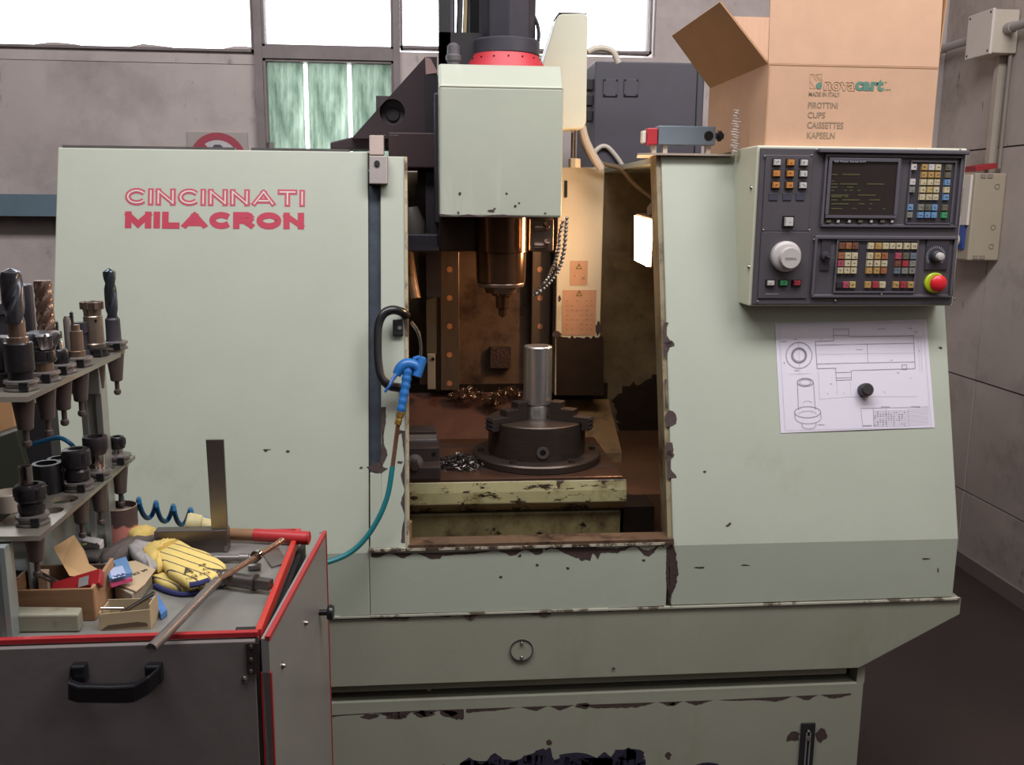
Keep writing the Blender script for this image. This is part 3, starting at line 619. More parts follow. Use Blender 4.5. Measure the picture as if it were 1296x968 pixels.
for (x0_, y0_, x1_, y1_) in ((721, 330, 744, 361), (711, 367, 755, 424)):
    a, b = cc(x0_, y1_), cc(x1_, y0_); m = MB(); m.box(a.x, b.x, 2.9285, 2.93, a.z, b.z); m.build('warning_plate', LBL, CC)
    c = cc((x0_+x1_)/2, y0_+8 if x0_ > 715 else y0_+5); s_ = .012
    m = MB(); 
    tri = [Vector((c.x+s_*cos(radians(90+120*i)), 2.9278, c.z+s_*sin(radians(90+120*i)))) for i in range(3)]
    m.prism(tri, (0, .0008, 0)); m.build('warning_triangle', mat('dark_triangle', '4a3820', .5), CC)
    m = MB(); m.prism([Vector((c.x, 2.9274, c.z))+(t-Vector((c.x, 2.9278, c.z)))*.62 for t in tri], (0, .0005, 0)); m.build('triangle_centre', mat('triangle_yellow', 'c4a04a', .5), CC)
    m = MB(); m.box(c.x-.0008, c.x+.0008, 2.9268, 2.9274, c.z-.001, c.z+.005); m.box(c.x-.0008, c.x+.0008, 2.9268, 2.9274, c.z-.004, c.z-.0025); m.build('exclamation_mark', INKD, CC)
m = MB()
for i in range(7):
    for j in range(6):
        if R_.random() < .75: q = cc(716+j*6.2, 381+i*6, 0); m.box(q.x, q.x+.006+.004*R_.random(), 2.9278, 2.9285, q.z, q.z+.0014)
q = cc(727, 350); 
for s in (-1, 1): m.obox(cc(738, 352)+Vector((0, -.002, 0)), (1, 0, s), (-s, 0, 1), (0, 1, 0), .014, .0018, .0006)
m.obox(q+Vector((0, -.002, .002)), (0, 0, 1), (1, 0, 0), (0, 1, 0), .008, .002, .0006)
m.build('plate_print', mat('plate_ink', '7a5a44', .5), CC)
m = MB(); a, b = cc(716, 250), cc(727, 231); m.box(a.x-.004, a.x+.004, 2.925, 2.93, a.z, b.z+.005); m.build('polished_strip', CHROME, CC)
# back wall of the work area, floor pan, covers
m = MB(); m.box(at(706, 300, Y=3.2).x, xro-.02, 3.2, 3.23, .7, at(790, 212, Y=3.2).z); m.box(xl+.02, at(560, 300, Y=3.2).x, 3.2, 3.23, .7, ZT-.02); m.build('inner_back_wall', OLIVEIN, MM)
m = MB(); m.box(at(766, 213, Y=3.19).x, xro-.02, 3.185, 3.2, at(790, 215, Y=3.2).z, at(790, 211, Y=3.2).z); m.build('back_wall_lip', CREAM, MM)
def iw(px, py, off=0): return at(px, py, Y=3.2)+Vector((0, -off-.001, 0))
m = MB(); m.face(noisy(iw, [(768, 318), (798, 320), (800, 342), (790, 342), (776, 338)], 1.5, 4)); 
m.build('paint_stain', mat('dark_wall_stain', '7a6a50', .5, var=.2, ns=30), MM)
m = MB(); m.face(noisy(iw, [(776, 505), (790, 492), (800, 486), (815, 484), (826, 476), (860, 472), (860, 600), (800, 605), (788, 560)], 3.5, 4)); m.build('paint_stain', mat('black_oil_stain', '2a2018', .4, var=.3, ns=20, bump=.3), MM)
m = MB(); m.box(xl+.02, xro-.02, F0+.03, 3.23, .69, .72); m.build('chip_pan', mat('brown_oily_pan', '4a3020', .4, var=.3, ns=10), MM)
m = MB(); m.box(.55, xro-.02, 2.45, 3.2, .72, .82); m.build('pan_shelf', mat('brown_oily_shelf', '573c2a', .45, var=.25, ns=8), MM)
m = MB(); m.box(xl+.02, xo0-.05, 2.55, 3.2, .72, .86); m.build('pan_shelf', mat('brown_oily_shelf', '573c2a', .45), MM)
xr0 = -.4; xr1 = at(772, 520, Y=2.9).x
za_, zb_r = at(600, 495, Y=3.03).z, at(600, 575, Y=2.79).z
m = MB(); m.prism([(xr0, 2.76, zb_r-.05), (xr0, 2.79, zb_r), (xr0, 3.05, za_), (xr0, 3.05, zb_r-.05)], (at(668, 520, Y=2.9).x+.03-xr0, 0, 0)); WC = m.build('way_cover', RUSTPLATE, MM, .002)
m = MB(); x0 = at(668, 520, Y=2.9).x+.032; m.prism([(x0, 2.78, zb_r-.05), (x0, 2.79, zb_r), (x0, 3.03, za_-.03), (x0, 3.05, zb_r-.05)], (xr1+.02-x0, 0, 0)); m.build('way_cover', mat('tan_oily_cover', '7d6444', .45, var=.2, ns=10, dirt=[('2a1c14', .5, .7, 6)]), MM, .002)
m = MB(); m.box(-.42, .60, 3.04, 3.07, zb_r, zc0+.012); m.build('cover_top_lip', mat('near_black_oily', '20160f'), MM)
# things left of the column seen through the door gap
m = MB(); a = at(517, 320, Y=2.9); b = at(541, 380, Y=2.9); m.tube([a, at(520, 345, Y=2.88), at(526, 378, Y=2.86)], .016, 12); m.build('tool_changer_arm', mat('tan_tube', '9a7a5c', .4, metal=.3), MM, smooth=True)
a = at(541, 492, Y=2.95); b = at(551, 448, Y=2.95); m = MB(); m.box(a.x, b.x, 2.94, 2.97, a.z, b.z); lb = m.build('limit_bracket', mat('pale_bracket', 'a69c8c', .4, metal=.4), MM, .002)
p = at(548, 454, Y=2.94); m = MB(); m.cyl(p, p+Vector((0, -.004, 0)), .005); m.build('bracket_screw', BLACK, lb)
a = at(540, 448, Y=2.97); b = at(552, 340, Y=2.97); m = MB(); m.box(a.x, b.x, 2.97, 3.0, a.z, b.z); m.build('limit_bracket_rail', mat('grey_green_rail', '4d483b', .5), MM)
a = at(516, 318, Y=2.8); b = at(606, 297, Y=2.8); m = MB(); m.box(a.x-.05, at(555, 300, Y=2.8).x, 2.8, 3.0, a.z, b.z); m.build('tool_changer_beam', DARKIRON, MM, .003)
m = MB(); a = at(518, 300, Y=2.86); m.lathe(at(520, 262, Y=2.86), (.15, 0, -1), [(0, .02), (.05, .035), (.11, .025), (.12, .01)], 16); m.build('tool_changer_pot', mat('grey_pot', '57504c', .5), MM, smooth=True)
# table and saddle
TZ = .86
TYf = 2.33
TZ = at(650, 605, Y=TYf).z
tx1 = at(792, 630, Y=TYf).x; tx0 = -.42
zt1 = at(650, 612, Y=TYf-.005).z; zt0 = at(650, 638, Y=TYf-.02).z; zt2 = at(650, 650, Y=TYf-.005).z
m = MB(); m.box(tx0, tx1-.01, TYf, 2.76, TZ-.02, TZ)
tb = m.build('table_top', mat('oily_table_steel', '5a4236', .3, metal=.6, var=.2, ns=12), MM, .002)
for i in range(3):
    m = MB(); y = TYf+.09+i*.12; m.box(tx0+.001, tx1-.011, y, y+.014, TZ-.004, TZ+.0004); m.build('tee_slot', BLACKM, tb)
m = MB(); m.prism([(tx0, TYf-.004, TZ-.006), (tx0, TYf-.012, zt1-.02), (tx0, TYf-.014, zt0), (tx0, TYf+.02, zt2), (tx0, 2.75, zt2), (tx0, 2.75, TZ-.021), (tx0, TYf+.01, TZ-.021)], (tx1-tx0, 0, 0)); m.build('table_body', YCREAM, MM, .003)
m = MB(); zs_ = at(650, 688, Y=TYf).z-.02; m.box(tx0, tx1-.01, TYf+.01, 2.7, zs_, zt2-.002); m.build('saddle', mat('soiled_saddle', '6f6646', .4, var=.2, ns=9, dirt=[('3c2c1c', .45, .65, 7), ('120d0a', .6, .63, 13)]), MM, .003)
m = MB(); m.box(tx1, xo, TYf+.02, 2.5, .72, at(815, 641, Y=TYf+.02).z); m.build('saddle_end_shadow_box', mat('shade_black', '17110f', .4), MM)  # black block standing in for the shade beside the saddle
m = MB(); a = at(515, 680, Y=2.2); b = at(521, 660, Y=2.2); m.box(a.x, b.x, 2.19, 2.21, a.z, b.z); m.prism([(a.x, 2.19, b.z), (a.x+.004, 2.19, b.z), (a.x+.004, 2.19, b.z+.02), (a.x, 2.19, b.z+.01)], (0, .02, 0)); m.build('door_guide', mat('brass_guide', 'a08660', .4, metal=.4), MM)
# upper works
# red bellows + black ring + motor
mx_, my_ = at(643, 60, Y=2.6).x, 2.62
zr = [at(643, y_, Y=2.5).z for y_ in (84, 62, 42)]
m = MB(); m.lathe((mx_-.005, my_, hz2-.05), (0, 0, 1), [(0, .125), (.05, .118), (zr[1]-hz2+.05, .088), (zr[1]-hz2+.07, .086)], 40); m.build('red_motor_flange', REDV, MM, smooth=True)
m = MB()
for i in range(16):
    a = 2*pi*i/16; p = Vector((mx_-.005+cos(a)*.098, my_+sin(a)*.098, zr[1]-.012)); m.ball(p, .0025, 6)
m.build('flange_screws', BLACK, MM)
m = MB(); m.lathe((mx_-.003, my_, zr[1]), (0, 0, 1), [(0, .088), (.002, .090), (zr[2]-zr[1]-.004, .090), (zr[2]-zr[1], .086)], 40); m.build('motor_collar', mat('dark_grey_collar', '3f3d44', .45), MM, smooth=True)
m = MB(); m.lathe((mx_, my_, zr[2]-.002), (0, 0, 1), [(0, .076), (.45, .076)], 8); m.build('spindle_motor', DARKIRON, MM, .004)
a = at(556, 82, Y=2.6); b = at(604, 20, Y=2.6)
m = MB(); m.box(a.x, a.x+.03, 2.6, 2.75, a.z-.03, 2.4); m.box(a.x+.085, b.x+.03, 2.68, 2.75, a.z-.03, 2.4); m.box(a.x, b.x+.02, 2.6, 2.75, at(580, 48, Y=2.6).z-.08, at(580, 41, Y=2.6).z); m.build('cable_bracket', BLACKM, MM)
for i, (x_, r__, mt) in enumerate(((570, .012, DARKIRON), (581, .008, BLACKM), (588, .006, mat('tan_cable', '8a7a58', .6)), (593, .006, BLACK))):
    p = at(x_, 44, Y=2.62); m = MB(); m.tube([p, p+Vector((.004*sin(i), .01, .12)), p+Vector((-.003, .0, .3))], r__, 8); m.build('head_cable', mt, MM, smooth=True)
p = at(574, 84, Y=2.55); m = MB(); m.lathe(p+Vector((0, 0, -.02)), (0, 0, 1), [(0, .016), (.03, .016), (.034, .02), (.045, .021), (.05, .017), (.07, .017), (.078, .008)], 18); m.build('cable_gland', mat('grey_gland', '5c585c', .5), MM, smooth=True)
m = MB(); m.tube([at(664, 5, Y=2.62), at(678, 25, Y=2.62), at(682, 45, Y=2.62), at(678, 60, Y=2.62), at(672, 68, Y=2.62), at(668, 90, Y=2.64)], .005, 8); m.build('motor_cable', DARKIRON, MM, smooth=True)
# counterweight cover
WY = 2.72
pp = [(712, 163), (712, 95), (688, 80), (705, 22), (712, 17), (741, 17), (744, 22), (742, 155), (738, 162)]
m = MB(); m.prism([at(x, y, Y=WY) for x, y in [(714, 163), (700, 163), (686, 83), (704, 24), (707, 19), (712, 17.5), (741, 17), (744, 22), (742, 155), (738, 162)]], (0, .12, 0)); m.build('side_guard', CREAMW, MM, .003)
m = MB(); m.box(at(706, 19, Y=WY).x+.002, at(743, 19, Y=WY).x, WY+.001, WY+.119, at(720, 17, Y=WY).z, at(720, 15.5, Y=WY).z); m.build('guard_top_edge', DULL, MM)
a = at(722, 205, Y=2.78); b = at(730, 160, Y=2.78)
m = MB(); m.cyl(Vector(((a.x+b.x)/2, 2.78, a.z-.01)), Vector(((a.x+b.x)/2, 2.78, b.z+.01)), .008); m.build('guard_rod', CHROME, MM, smooth=True)
p = at(727, 212, Y=2.78); m = MB(); m.lathe(p, (0, 0, 1), [(0, .018), (.024, .018), (.026, .014)], 8); m.build('rod_nut', mat('tan_nut', 'a89a80', .5), MM)
# triangular casting on the left
GY = 2.95
def gus(l): return [at(x, y, Y=GY) for x, y in l]
cu = bpy.data.curves.new('g', 'CURVE'); cu.dimensions = '2D'; cu.fill_mode = 'BOTH'; cu.extrude = .03
O = at(500, 150, Y=GY)
for poly in (gus([(446, 176), (538, 74), (553, 74), (553, 176)]), [at(497, 143, Y=GY)+Vector((cos(a)*.038, 0, sin(a)*.038)) for a in [2*pi*i/24 for i in range(24)]]):
    s = cu.splines.new('POLY'); s.points.add(len(poly)-1); s.use_cyclic_u = True
    for i, p in enumerate(poly): s.points[i].co = (p.x-O.x, p.z-O.z, 0, 1)
ob = bpy.data.objects.new('g', cu); COL.objects.link(ob); me = bpy.data.meshes.new_from_object(ob.evaluated_get(bpy.context.evaluated_depsgraph_get())); bpy.data.objects.remove(ob)
for v in me.vertices: v.co = Vector((v.co.x, -v.co.z, v.co.y))
me.name = 'triangular_casting'; me.materials.clear(); me.materials.append(PURPLEIRON); o = bpy.data.objects.new('triangular_casting', me); COL.objects.link(o); o.parent = MM; o.location = O-WL[MM.name]; WL[o.name] = O
m = MB(); a = at(497, 143, Y=GY); m.box(a.x-.05, a.x+.05, GY+.005, GY+.03, a.z-.05, a.z+.05); m.build('casting_web', mat('casting_web_iron', '4c4348', .6), MM)
m = MB(); m.lathe(a+Vector((0, .004, -.003)), (0, -1, 0), [(0, .021), (.006, .02)], 20); m.build('casting_boss', BLACKM, MM)
m = MB(); m.prism(gus([(418, 180), (446, 173), (553, 168), (553, 188), (418, 189)]), (0, .12, 0)); m.build('casting_foot', PURPLEIRON, MM, .004)
m = MB(); a = at(492, 212, Y=2.85); b = at(556, 168, Y=2.85); m.box(a.x, b.x, 2.85, 3.1, a.z, b.z); m.build('cross_beam', mat('maroon_beam', '3f2b2d', .55), MM, .004)
m = MB(); a = at(538, 165, Y=2.9); b = at(557, 95, Y=2.9); m.box(a.x, b.x, 2.9, 3.05, a.z-.5, b.z); m.build('column_side', mat('dark_column', '2a2329', .5), MM)
m = MB(); m.face([at(x, y, Y=2.9) for x, y in ((538, 72), (545, 74), (554, 92), (539, 94))]); m.build('pink_tag', mat('pink_grey_tag', 'a98a86', .6), MM)
# chip specks on top of the door post
m = MB(); 
for x, y in ((478, 173), (484, 172), (493, 171), (496, 174), (500, 172), (470, 173)): m.box(front(x, y).x, front(x, y).x+.008, yf(ZT), yf(ZT)+.006, front(x, 172).z, front(x, 171).z)
m.build('chip_crumbs', DULL, MM)

# dark electric cabinet behind the machine
EY = 3.55
a = at(750, 215, Y=EY); b = at(893, 80, Y=EY)
EC = thing('electrical_cabinet', 'dark grey electrical cabinet standing behind the machine, left of the cardboard box', 'cabinet', ((a.x+b.x)/2, EY+.2, 0))
m = MB(); m.box(a.x, b.x, EY, EY+.4, .0, b.z); m.build('cabinet_body', mat('slate_cabinet', '4b4750', .5, var=.08), EC, .006)
m = MB(); m.box(b.x-.03, b.x-.027, EY-.004, EY, .2, b.z-.02); m.build('door_seam', BLACK, EC)
for x0_, x1_ in ((763, 782), (789, 808)):
    p, q = at(x0_, 122, Y=EY), at(x1_, 100, Y=EY); m = MB(); m.box(p.x, q.x, EY-.006, EY, p.z, q.z); pl = m.build('hatch_plate', mat('slate_cabinet', '4b4750'), EC, .002)
    m = MB()
    for sx_ in (p.x+.005, q.x-.005):
        for sz in (p.z+.005, q.z-.005): m.lathe((sx_, EY-.006, sz), (0, -1, 0), [(0, .004), (.003, .003)], 8)
    m.build('hatch_screws', BLACK, pl)
m = MB()
for y_ in (105, 125, 145): p = at(753, y_, Y=EY); m.box(p.x-.03, p.x, EY+.02, EY+.1, p.z-.02, p.z+.015)
m.build('side_connectors', BLACKM, EC)
# cables hanging behind the head
CAB = [('thick pale cable arching over from the guard to the dark cabinet', 'pale_cable', .011, [(744, 66), (752, 62), (764, 61), (776, 66), (783, 80)], 3.3, PLASTIC),
       ('thick pale cable hanging down beside the guard rod', 'pale_cable', .013, [(736, 160), (741, 178), (750, 196), (761, 214)], 2.86, PLASTIC),
       ('pale conduit curving down in front of the dark cabinet', 'pale_cable', .009, [(750, 197), (756, 189), (763, 185), (771, 188), (782, 201), (790, 214)], 3.54, PLASTIC),
       ('brown cable sagging from the column to the work lamp', 'brown_cable', .008, [(737, 170), (744, 192), (760, 206), (785, 213), (800, 230), (812, 240), (828, 252)], 2.9, mat('brown_cable_skin', '6a5a48', .5))]
for lb_, nm, r__, pts, Y, mt in CAB:
    m = MB(); m.tube([at(x, y, Y=Y) for x, y in pts], r__, 10); tag(m.build(nm, mt, smooth=True), lb_, 'cable')

# ---- coolant chain hoses
for k_, (lb_, pts) in enumerate((('right-hand bead coolant hose hanging from the head, curving left', [(717, 276), (716, 292), (714, 315), (709, 336), (700, 352), (688, 365), (675, 374)]), ('left-hand bead coolant hose hanging close beside the first', [(712, 280), (708, 296), (707, 312), (703, 330), (696, 347), (686, 362), (678, 371)]))):
    P = spline([at(x, y, Y=2.42+.02*k_) for x, y in pts], 8); m = MB(); acc = 0; last = P[0]
    for p in P:
        if (p-last).length > .0085 or p is P[0]: m.ball(p, .0062, 8); last = p
    m.tube(P, .003, 6, False)
    tag(m.build('coolant_hose', CHROME, smooth=True), lb_, 'hose')

# ---- work lamp
LX = xo-.02
a = at(802, 336, Y=2.62); b = at(825, 273, Y=2.62)
WLAMP = thing('work_lamp', 'lit work lamp fixed inside the machine at the right edge of the opening', 'lamp', (b.x, 2.62, a.z))
c0 = at(803, 273, Y=2.66); c1 = at(822, 279, Y=2.58); c2 = at(819, 337, Y=2.58); c3 = at(803, 329, Y=2.66)
m = MB(); nn = (c1-c0).cross(c3-c0).normalized()
if nn.y > 0: nn = -nn
m.prism([c0, c1, c2, c3], -nn*.006)
m.build('lamp_lens', mat('lamp_glow', 'ffcc98', .5, var=0, emit=150), WLAMP)
m = MB(); ex = [(c0, (-.004, .004, .006)), (c1, (.004, -.004, .006)), (c2, (.004, -.004, -.006)), (c3, (-.004, .004, -.006))]
m.prism([c_+Vector(e)-nn*.007 for c_, e in ex], -nn*.05); m.build('lamp_housing', mat('brown_lamp_body', '4a382c', .5), WLAMP, .004)
m = MB(); p = (c0+c1)/2-nn*.03; m.tube([p, p+Vector((.01, .03, .03)), p+Vector((.05, .04, .02))], .012, 8); m.build('lamp_bracket', mat('brown_lamp_body', '4a382c'), WLAMP)

# ================================================================== CHUCK, WORKPIECE, VISE
cyy = 2.53; cxx = at(679, 575, Y=cyy).x
CH = thing('three_jaw_chuck', 'dark three-jaw chuck bolted upright on the machine table', 'chuck', (cxx, cyy, TZ))
zf = TZ+.022; zbt = at(679, 542, Y=cyy-.136).z
m = MB(); m.lathe((cxx, cyy, TZ), (0, 0, 1), [(0, .178), (.002, .18), (.018, .18), (.022, .177)], 64); m.build('base_flange', CHUCKM, CH, smooth=True)
m = MB(); m.lathe((cxx, cyy, zf), (0, 0, 1), [(0, .136), (zbt-zf-.003, .136), (zbt-zf, .133), (zbt-zf+.0005, .04)], 64); m.build('chuck_body', CHUCKM, CH, smooth=True)
p = at(687, 573, Y=cyy-.136); m = MB(); m.ring((p.x, cyy-.139, p.z), (0, 1, 0), .0085, .0165, .006, 28); m.build('key_socket', mat('dark_socket_ring', '6a605a', .4, metal=.6), CH)
m = MB(); m.lathe((p.x, cyy-.1375, p.z), (0, 1, 0), [(0, .009), (.002, .009)], 20); m.build('socket_hole', BLACK, CH)
for k in range(3):
    a = radians((210, 330, 90)[k]); u = Vector((cos(a), sin(a), 0)); v = Vector((-sin(a), cos(a), 0)); O = Vector((cxx, cyy, 0)); w2 = .017
    P = [(.045, zbt), (.045, zbt+.052), (.078, zbt+.052), (.078, zbt+.034), (.115, zbt+.034), (.115, zbt+.016), (.160, zbt+.016), (.160, zbt-.02), (.138, zbt-.02), (.138, zbt)]
    m = MB(); m.prism([O+u*r+Vector((0, 0, z))-v*w2 for r, z in P], v*2*w2); j = m.build('jaw', CHUCKM, CH, .0015)
    m = MB()
    for q in range(3): m.obox(O+u*.161+Vector((0, 0, zbt-.012+q*.011)), v, (0, 0, 1), u, .034, .004, .003)
    m.build('jaw_teeth', DARKIRON, j)
m = MB()
for a in range(0, 360, 60):
    q = Vector((cxx+cos(radians(a))*.158, cyy+sin(radians(a))*.158, zf)); m.lathe(q, (0, 0, 1), [(0, .009), (.008, .009), (.008, .005), (.004, .005)], 12)
m.build('flange_bolts', CHUCKM, CH)
zt_ = at(681, 440, Y=cyy-.038).z; zst = at(681, 514, Y=cyy-.04).z; zbase = zbt+.0008
m = MB(); r = .0385; tx = at(680.5, 480, Y=cyy).x
o_ = Vector((tx, cyy, 0)); prof = [(zbase, .036), (zst-.004, .036), (zst-.003, .0355), (zst+.002, .0395), (zt_-.003, .0395), (zt_, .037), (zt_, .029), (zt_-.06, .028), (zt_-.061, .001)]
m.lathe(o_, (0, 0, 1), prof, 48); WP = m.build('turned_tube', TURNED, smooth=True); tag(WP, 'shiny turned steel tube standing upright in the chuck jaws', 'workpiece')
# vise
VI = thing('machine_vise', 'dark steel vise on the machine table beside the door edge', 'vise', (at(536, 610, Y=2.4).x, 2.42, TZ))
def vb(x0_, y0_, x1_, y1_, Ya, Yb): 
    a, b = at(x0_, y1_, Y=Ya), at(x1_, y0_, Y=Ya); m = MB(); m.box(a.x, b.x, Ya, Yb, a.z, b.z); return m
VM = mat('vise_iron', '453c3a', .4, metal=.5, var=.15, ns=20)
a = at(500, 622, Y=2.3); b = at(558, 608, Y=2.3)
m = MB(); m.box(a.x, b.x, 2.325, 2.62, TZ+.0005, TZ+.035); m.build('vise_base', VM, VI, .003)
vb(500, 566, 556, 608, 2.38, 2.44).build('moving_jaw', VM, VI, .003)
vb(500, 556, 553, 590, 2.46, 2.52).build('jaw_plate', DULL, VI, .002)
vb(500, 545, 552, 600, 2.53, 2.6).build('fixed_jaw', VM, VI, .003)
m = MB(); p = at(525, 585, Y=2.38); m.lathe(p+Vector((0, .02, 0)), (0, -1, 0), [(0, .028), (.012, .028), (.014, .022), (.03, .022), (.032, .014), (.045, .013)], 24); m.build('screw_boss', DULL, VI, smooth=True)
m = MB(); p = at(525, 588, Y=2.34); m.lathe(p+Vector((0, .03, 0)), (0, -1, 0), [(0, .012), (.05, .012)], 6); m.build('screw_hex', STEEL, VI)
m = vb(540, 590, 557, 606, 2.335, 2.38); m.build('clamp_block', mat('brown_clamp', '5c4a42', .4, metal=.4), VI, .002)
m = MB(); p = at(549, 574, Y=2.38); m.cyl(p, p+Vector((0, -.002, 0)), .005); m.build('jaw_hole', BLACK, VI)
for i in range(3):
    a = at(536, 594+i*4, Y=2.334); m = MB(); m.box(a.x, a.x+.012, 2.33, 2.336, a.z, a.z+.003); m.build('clamp_rib', STEEL, VI)
# swarf
def swarf(name, label, cxp, cyp_, Yc, z, rx, ry, n, seed, hgt=.03, mt=None):
    rs = random.Random(seed); m = MB(); c = at(cxp, cyp_, Y=Yc)
    for i in range(n):
        a = rs.random()*2*pi; q = sqrt(rs.random()); p = Vector((c.x+cos(a)*rx*q, Yc+sin(a)*ry*q, z+hgt*(1-q)*rs.random()+.003))
        R = .004+.008*rs.random(); t0 = rs.random()*6; tl = Vector((rs.uniform(-1, 1), rs.uniform(-1, 1), rs.uniform(-.5, 1))).normalized(); u, v = orth(tl); pts = []
        turns = rs.uniform(.5, 2)
        for k in range(9):
            th = t0+turns*2*pi*k/8; pts.append(p+u*cos(th)*R+v*sin(th)*R+tl*.012*k/8)
        pts = [Vector((q_.x, q_.y, max(q_.z, z+.0012))) for q_ in pts]
        for g0, g1 in zip(pts, pts[1:]):
            m.face([g0-tl*.0013, g1-tl*.0013, g1+tl*.0013, g0+tl*.0013])
    return tag(m.build(name, mt or SWM), label, 'swarf', kind='stuff')
SWD = mat('steel_swarf', '5c5450', .35, metal=.8, var=.4, ns=60)
SWM = mat('bronze_swarf', '8f7462', .3, metal=.9, var=.35, ns=60)
swarf('metal_swarf', 'heap of curly bronze-coloured metal chips at the foot of the column', 592, 497, 2.985, za_-.012, .06, .04, 150, 1, .035)
swarf('metal_swarf', 'small clump of curly chips in front of the larger heap, left of the tube', 625, 503, 2.95, za_-.026, .035, .03, 80, 2)
swarf('metal_swarf', 'curly chips lying at the back, right beside the upright tube', 645, 490, 3.0, za_-.008, .05, .03, 90, 5)
swarf('metal_swarf', 'dark curly chips on the table between the vise and the chuck', 583, 585, 2.46, TZ, .06, .06, 220, 3, .03, SWD)

# ================================================================== AIR GUN
AG = thing('air_gun', 'blue air blow gun hanging by the door handle', 'air gun', front(512, 525, .05))
def g(x, y, o=.07): return front(x, y, o)
m = MB(); m.tube([g(518, 464), g(516, 478), g(514, 492), g(511, 508), g(508, 523)], lambda t: .0125-.003*t+.0012*sin(t*42), 14); m.build('grip', BLUEP, AG, smooth=True)
m = MB(); m.tube([g(503, 478), g(508, 470), g(516, 465), g(526, 467), g(530, 474)], lambda t: .010+.005*sin(pi*t), 12); m.build('body', BLUEP, AG, smooth=True)
m = MB(); m.tube([g(535, 458), g(532, 468), g(528, 480)], .011, 12); m.tube([g(524, 459), g(531, 457), g(538, 460)], .006, 10); m.build('nozzle_block', BLUEP, AG, smooth=True)
m = MB(); m.tube([g(503, 478, .08), g(499, 484, .085), g(495, 492, .09), g(489, 500, .09)], lambda t: .005-.002*t, 8); m.build('trigger', mat('dark_blue_plastic', '1b4f94', .4), AG, smooth=True)
m = MB(); m.tube([g(533, 457, .07), g(533, 440, .075), g(529, 425, .08), g(521, 414, .085)], .0042, 10); m.build('nozzle_tube', CHROME, AG, smooth=True)
m = MB(); d = (g(504, 540)-g(508, 523)); m.lathe(g(508, 524), d, [(0, .0095), (.012, .0095), (.013, .007), (.02, .008), (.03, .008), (.031, .005)], 8); m.build('brass_fitting', BRASS, AG)
m = MB(); m.tube([g(505, 538), g(502, 560, .06), g(498, 590, .055)], .0055, 10); m.build('hose_spring', mat('copper_spring', '9c7662', .3, metal=.8, stretch=(1, 1, 40)), AG, smooth=True)
m = MB(); m.tube([front(498, 590, .055), front(492, 625, .05), front(480, 655, .045), front(462, 682, .04), at(440, 701, Y=F0-.04), at(412, 712, Y=F0-.06), at(385, 716, Y=F0-.08), at(350, 730, Y=F0-.1)], .0065, 10); tag(m.build('air_hose', TEAL, smooth=True), 'teal air hose curving from the blue air gun down behind the cart', 'hose')

# ================================================================== DRAWING AND MAGNET
def cr2(x, y): return (960+x/4.985, 390+y/4.985)
TD = thing('technical_drawing', 'creased paper engineering drawing held on the right cover by a magnet', 'drawing', front(1083, 548, .002))
m = MB(); q = [(980.5, 409), (1076, 407.5), (1172, 404), (1183, 541), (1088, 544), (988, 548)]; offs = (.0012, .0028, .0012, .0012, .0028, .0012)
P = [front(x, y, o) for (x, y), o in zip(q, offs)]
for idx in ((0, 1, 4, 5), (1, 2, 3, 4)): m.prism([P[i] for i in idx], -NRM*.0005)
m.build('paper_sheet', PAPER, TD)
def lf(x, y, o=.0032): return front(*cr2(x, y), o)
def seg(m, pts, w=.0009):
    for a, b in zip(pts, pts[1:]):
        A, B = lf(*a), lf(*b); d = (B-A)
        if d.length < 1e-6: continue
        s_ = d.normalized().cross(NRM)*w/2; m.face([A-s_, B-s_, B+s_, A+s_])
def ell(cx, cy, rx, ry, a0=0, a1=360, n=28): return [(cx+rx*cos(radians(a0+(a1-a0)*i/n)), cy+ry*sin(radians(a0+(a1-a0)*i/n))) for i in range(n+1)]
m = MB()
for r_ in (82, 48, 38): seg(m, ell(253, 297, r_, r_), .0011)
seg(m, ell(253, 297, 44, 44), .0016)
seg(m, [(355, 210), (470, 206), (468, 130), (565, 128), (568, 180), (975, 174), (985, 380), (582, 394), (583, 452), (487, 455), (484, 378), (367, 381), (355, 210)], .001)
seg(m, [(357, 234), (977, 220)]); seg(m, [(362, 352), (985, 338)]); seg(m, [(682, 226), (686, 346)]); seg(m, [(470, 172), (566, 172)]); seg(m, [(486, 407), (580, 404)]); seg(m, [(486, 440), (582, 438)])
seg(m, [(900, 358), (932, 356), (932, 385), (905, 386), (900, 358)]); seg(m, [(470, 140), (568, 138)])
seg(m, ell(292, 467, 50, 25), .0014); seg(m, ell(292, 467, 36, 18)); seg(m, [(242, 470), (250, 640)]); seg(m, [(344, 470), (356, 640)]); seg(m, ell(307, 655, 82, 35), .0011); seg(m, ell(310, 690, 82, 38, 0, 180)); seg(m, [(225, 655), (228, 690)]); seg(m, [(389, 655), (392, 690)])
seg(m, ell(316, 740, 44, 20, 0, 180)); seg(m, [(272, 722), (272, 740)]); seg(m, [(360, 722), (360, 740)]); seg(m, ell(306, 598, 28, 13, 180, 360), .0007); seg(m, ell(307, 668, 55, 20, 180, 360), .0007)
seg(m, [(640, 632), (1070, 622)], .0007); seg(m, [(642, 640), (655, 755)], .0007)
for i in range(9): seg(m, [(720, 650+i*12), (940, 645+i*12)], .0005); seg(m, [(945, 640+i*12), (1070, 636+i*12)], .0005)
for x in (720, 800, 940): seg(m, [(x, 635), (x+6, 748)], .0006)
m.build('drawn_lines', INK, TD)
m = MB()
seg(m, [(125, 100), (1035, 90)], .0005); seg(m, [(125, 100), (165, 765)], .0005); seg(m, [(1035, 90), (1085, 745)], .0005); seg(m, [(165, 770), (1085, 752)], .0005)
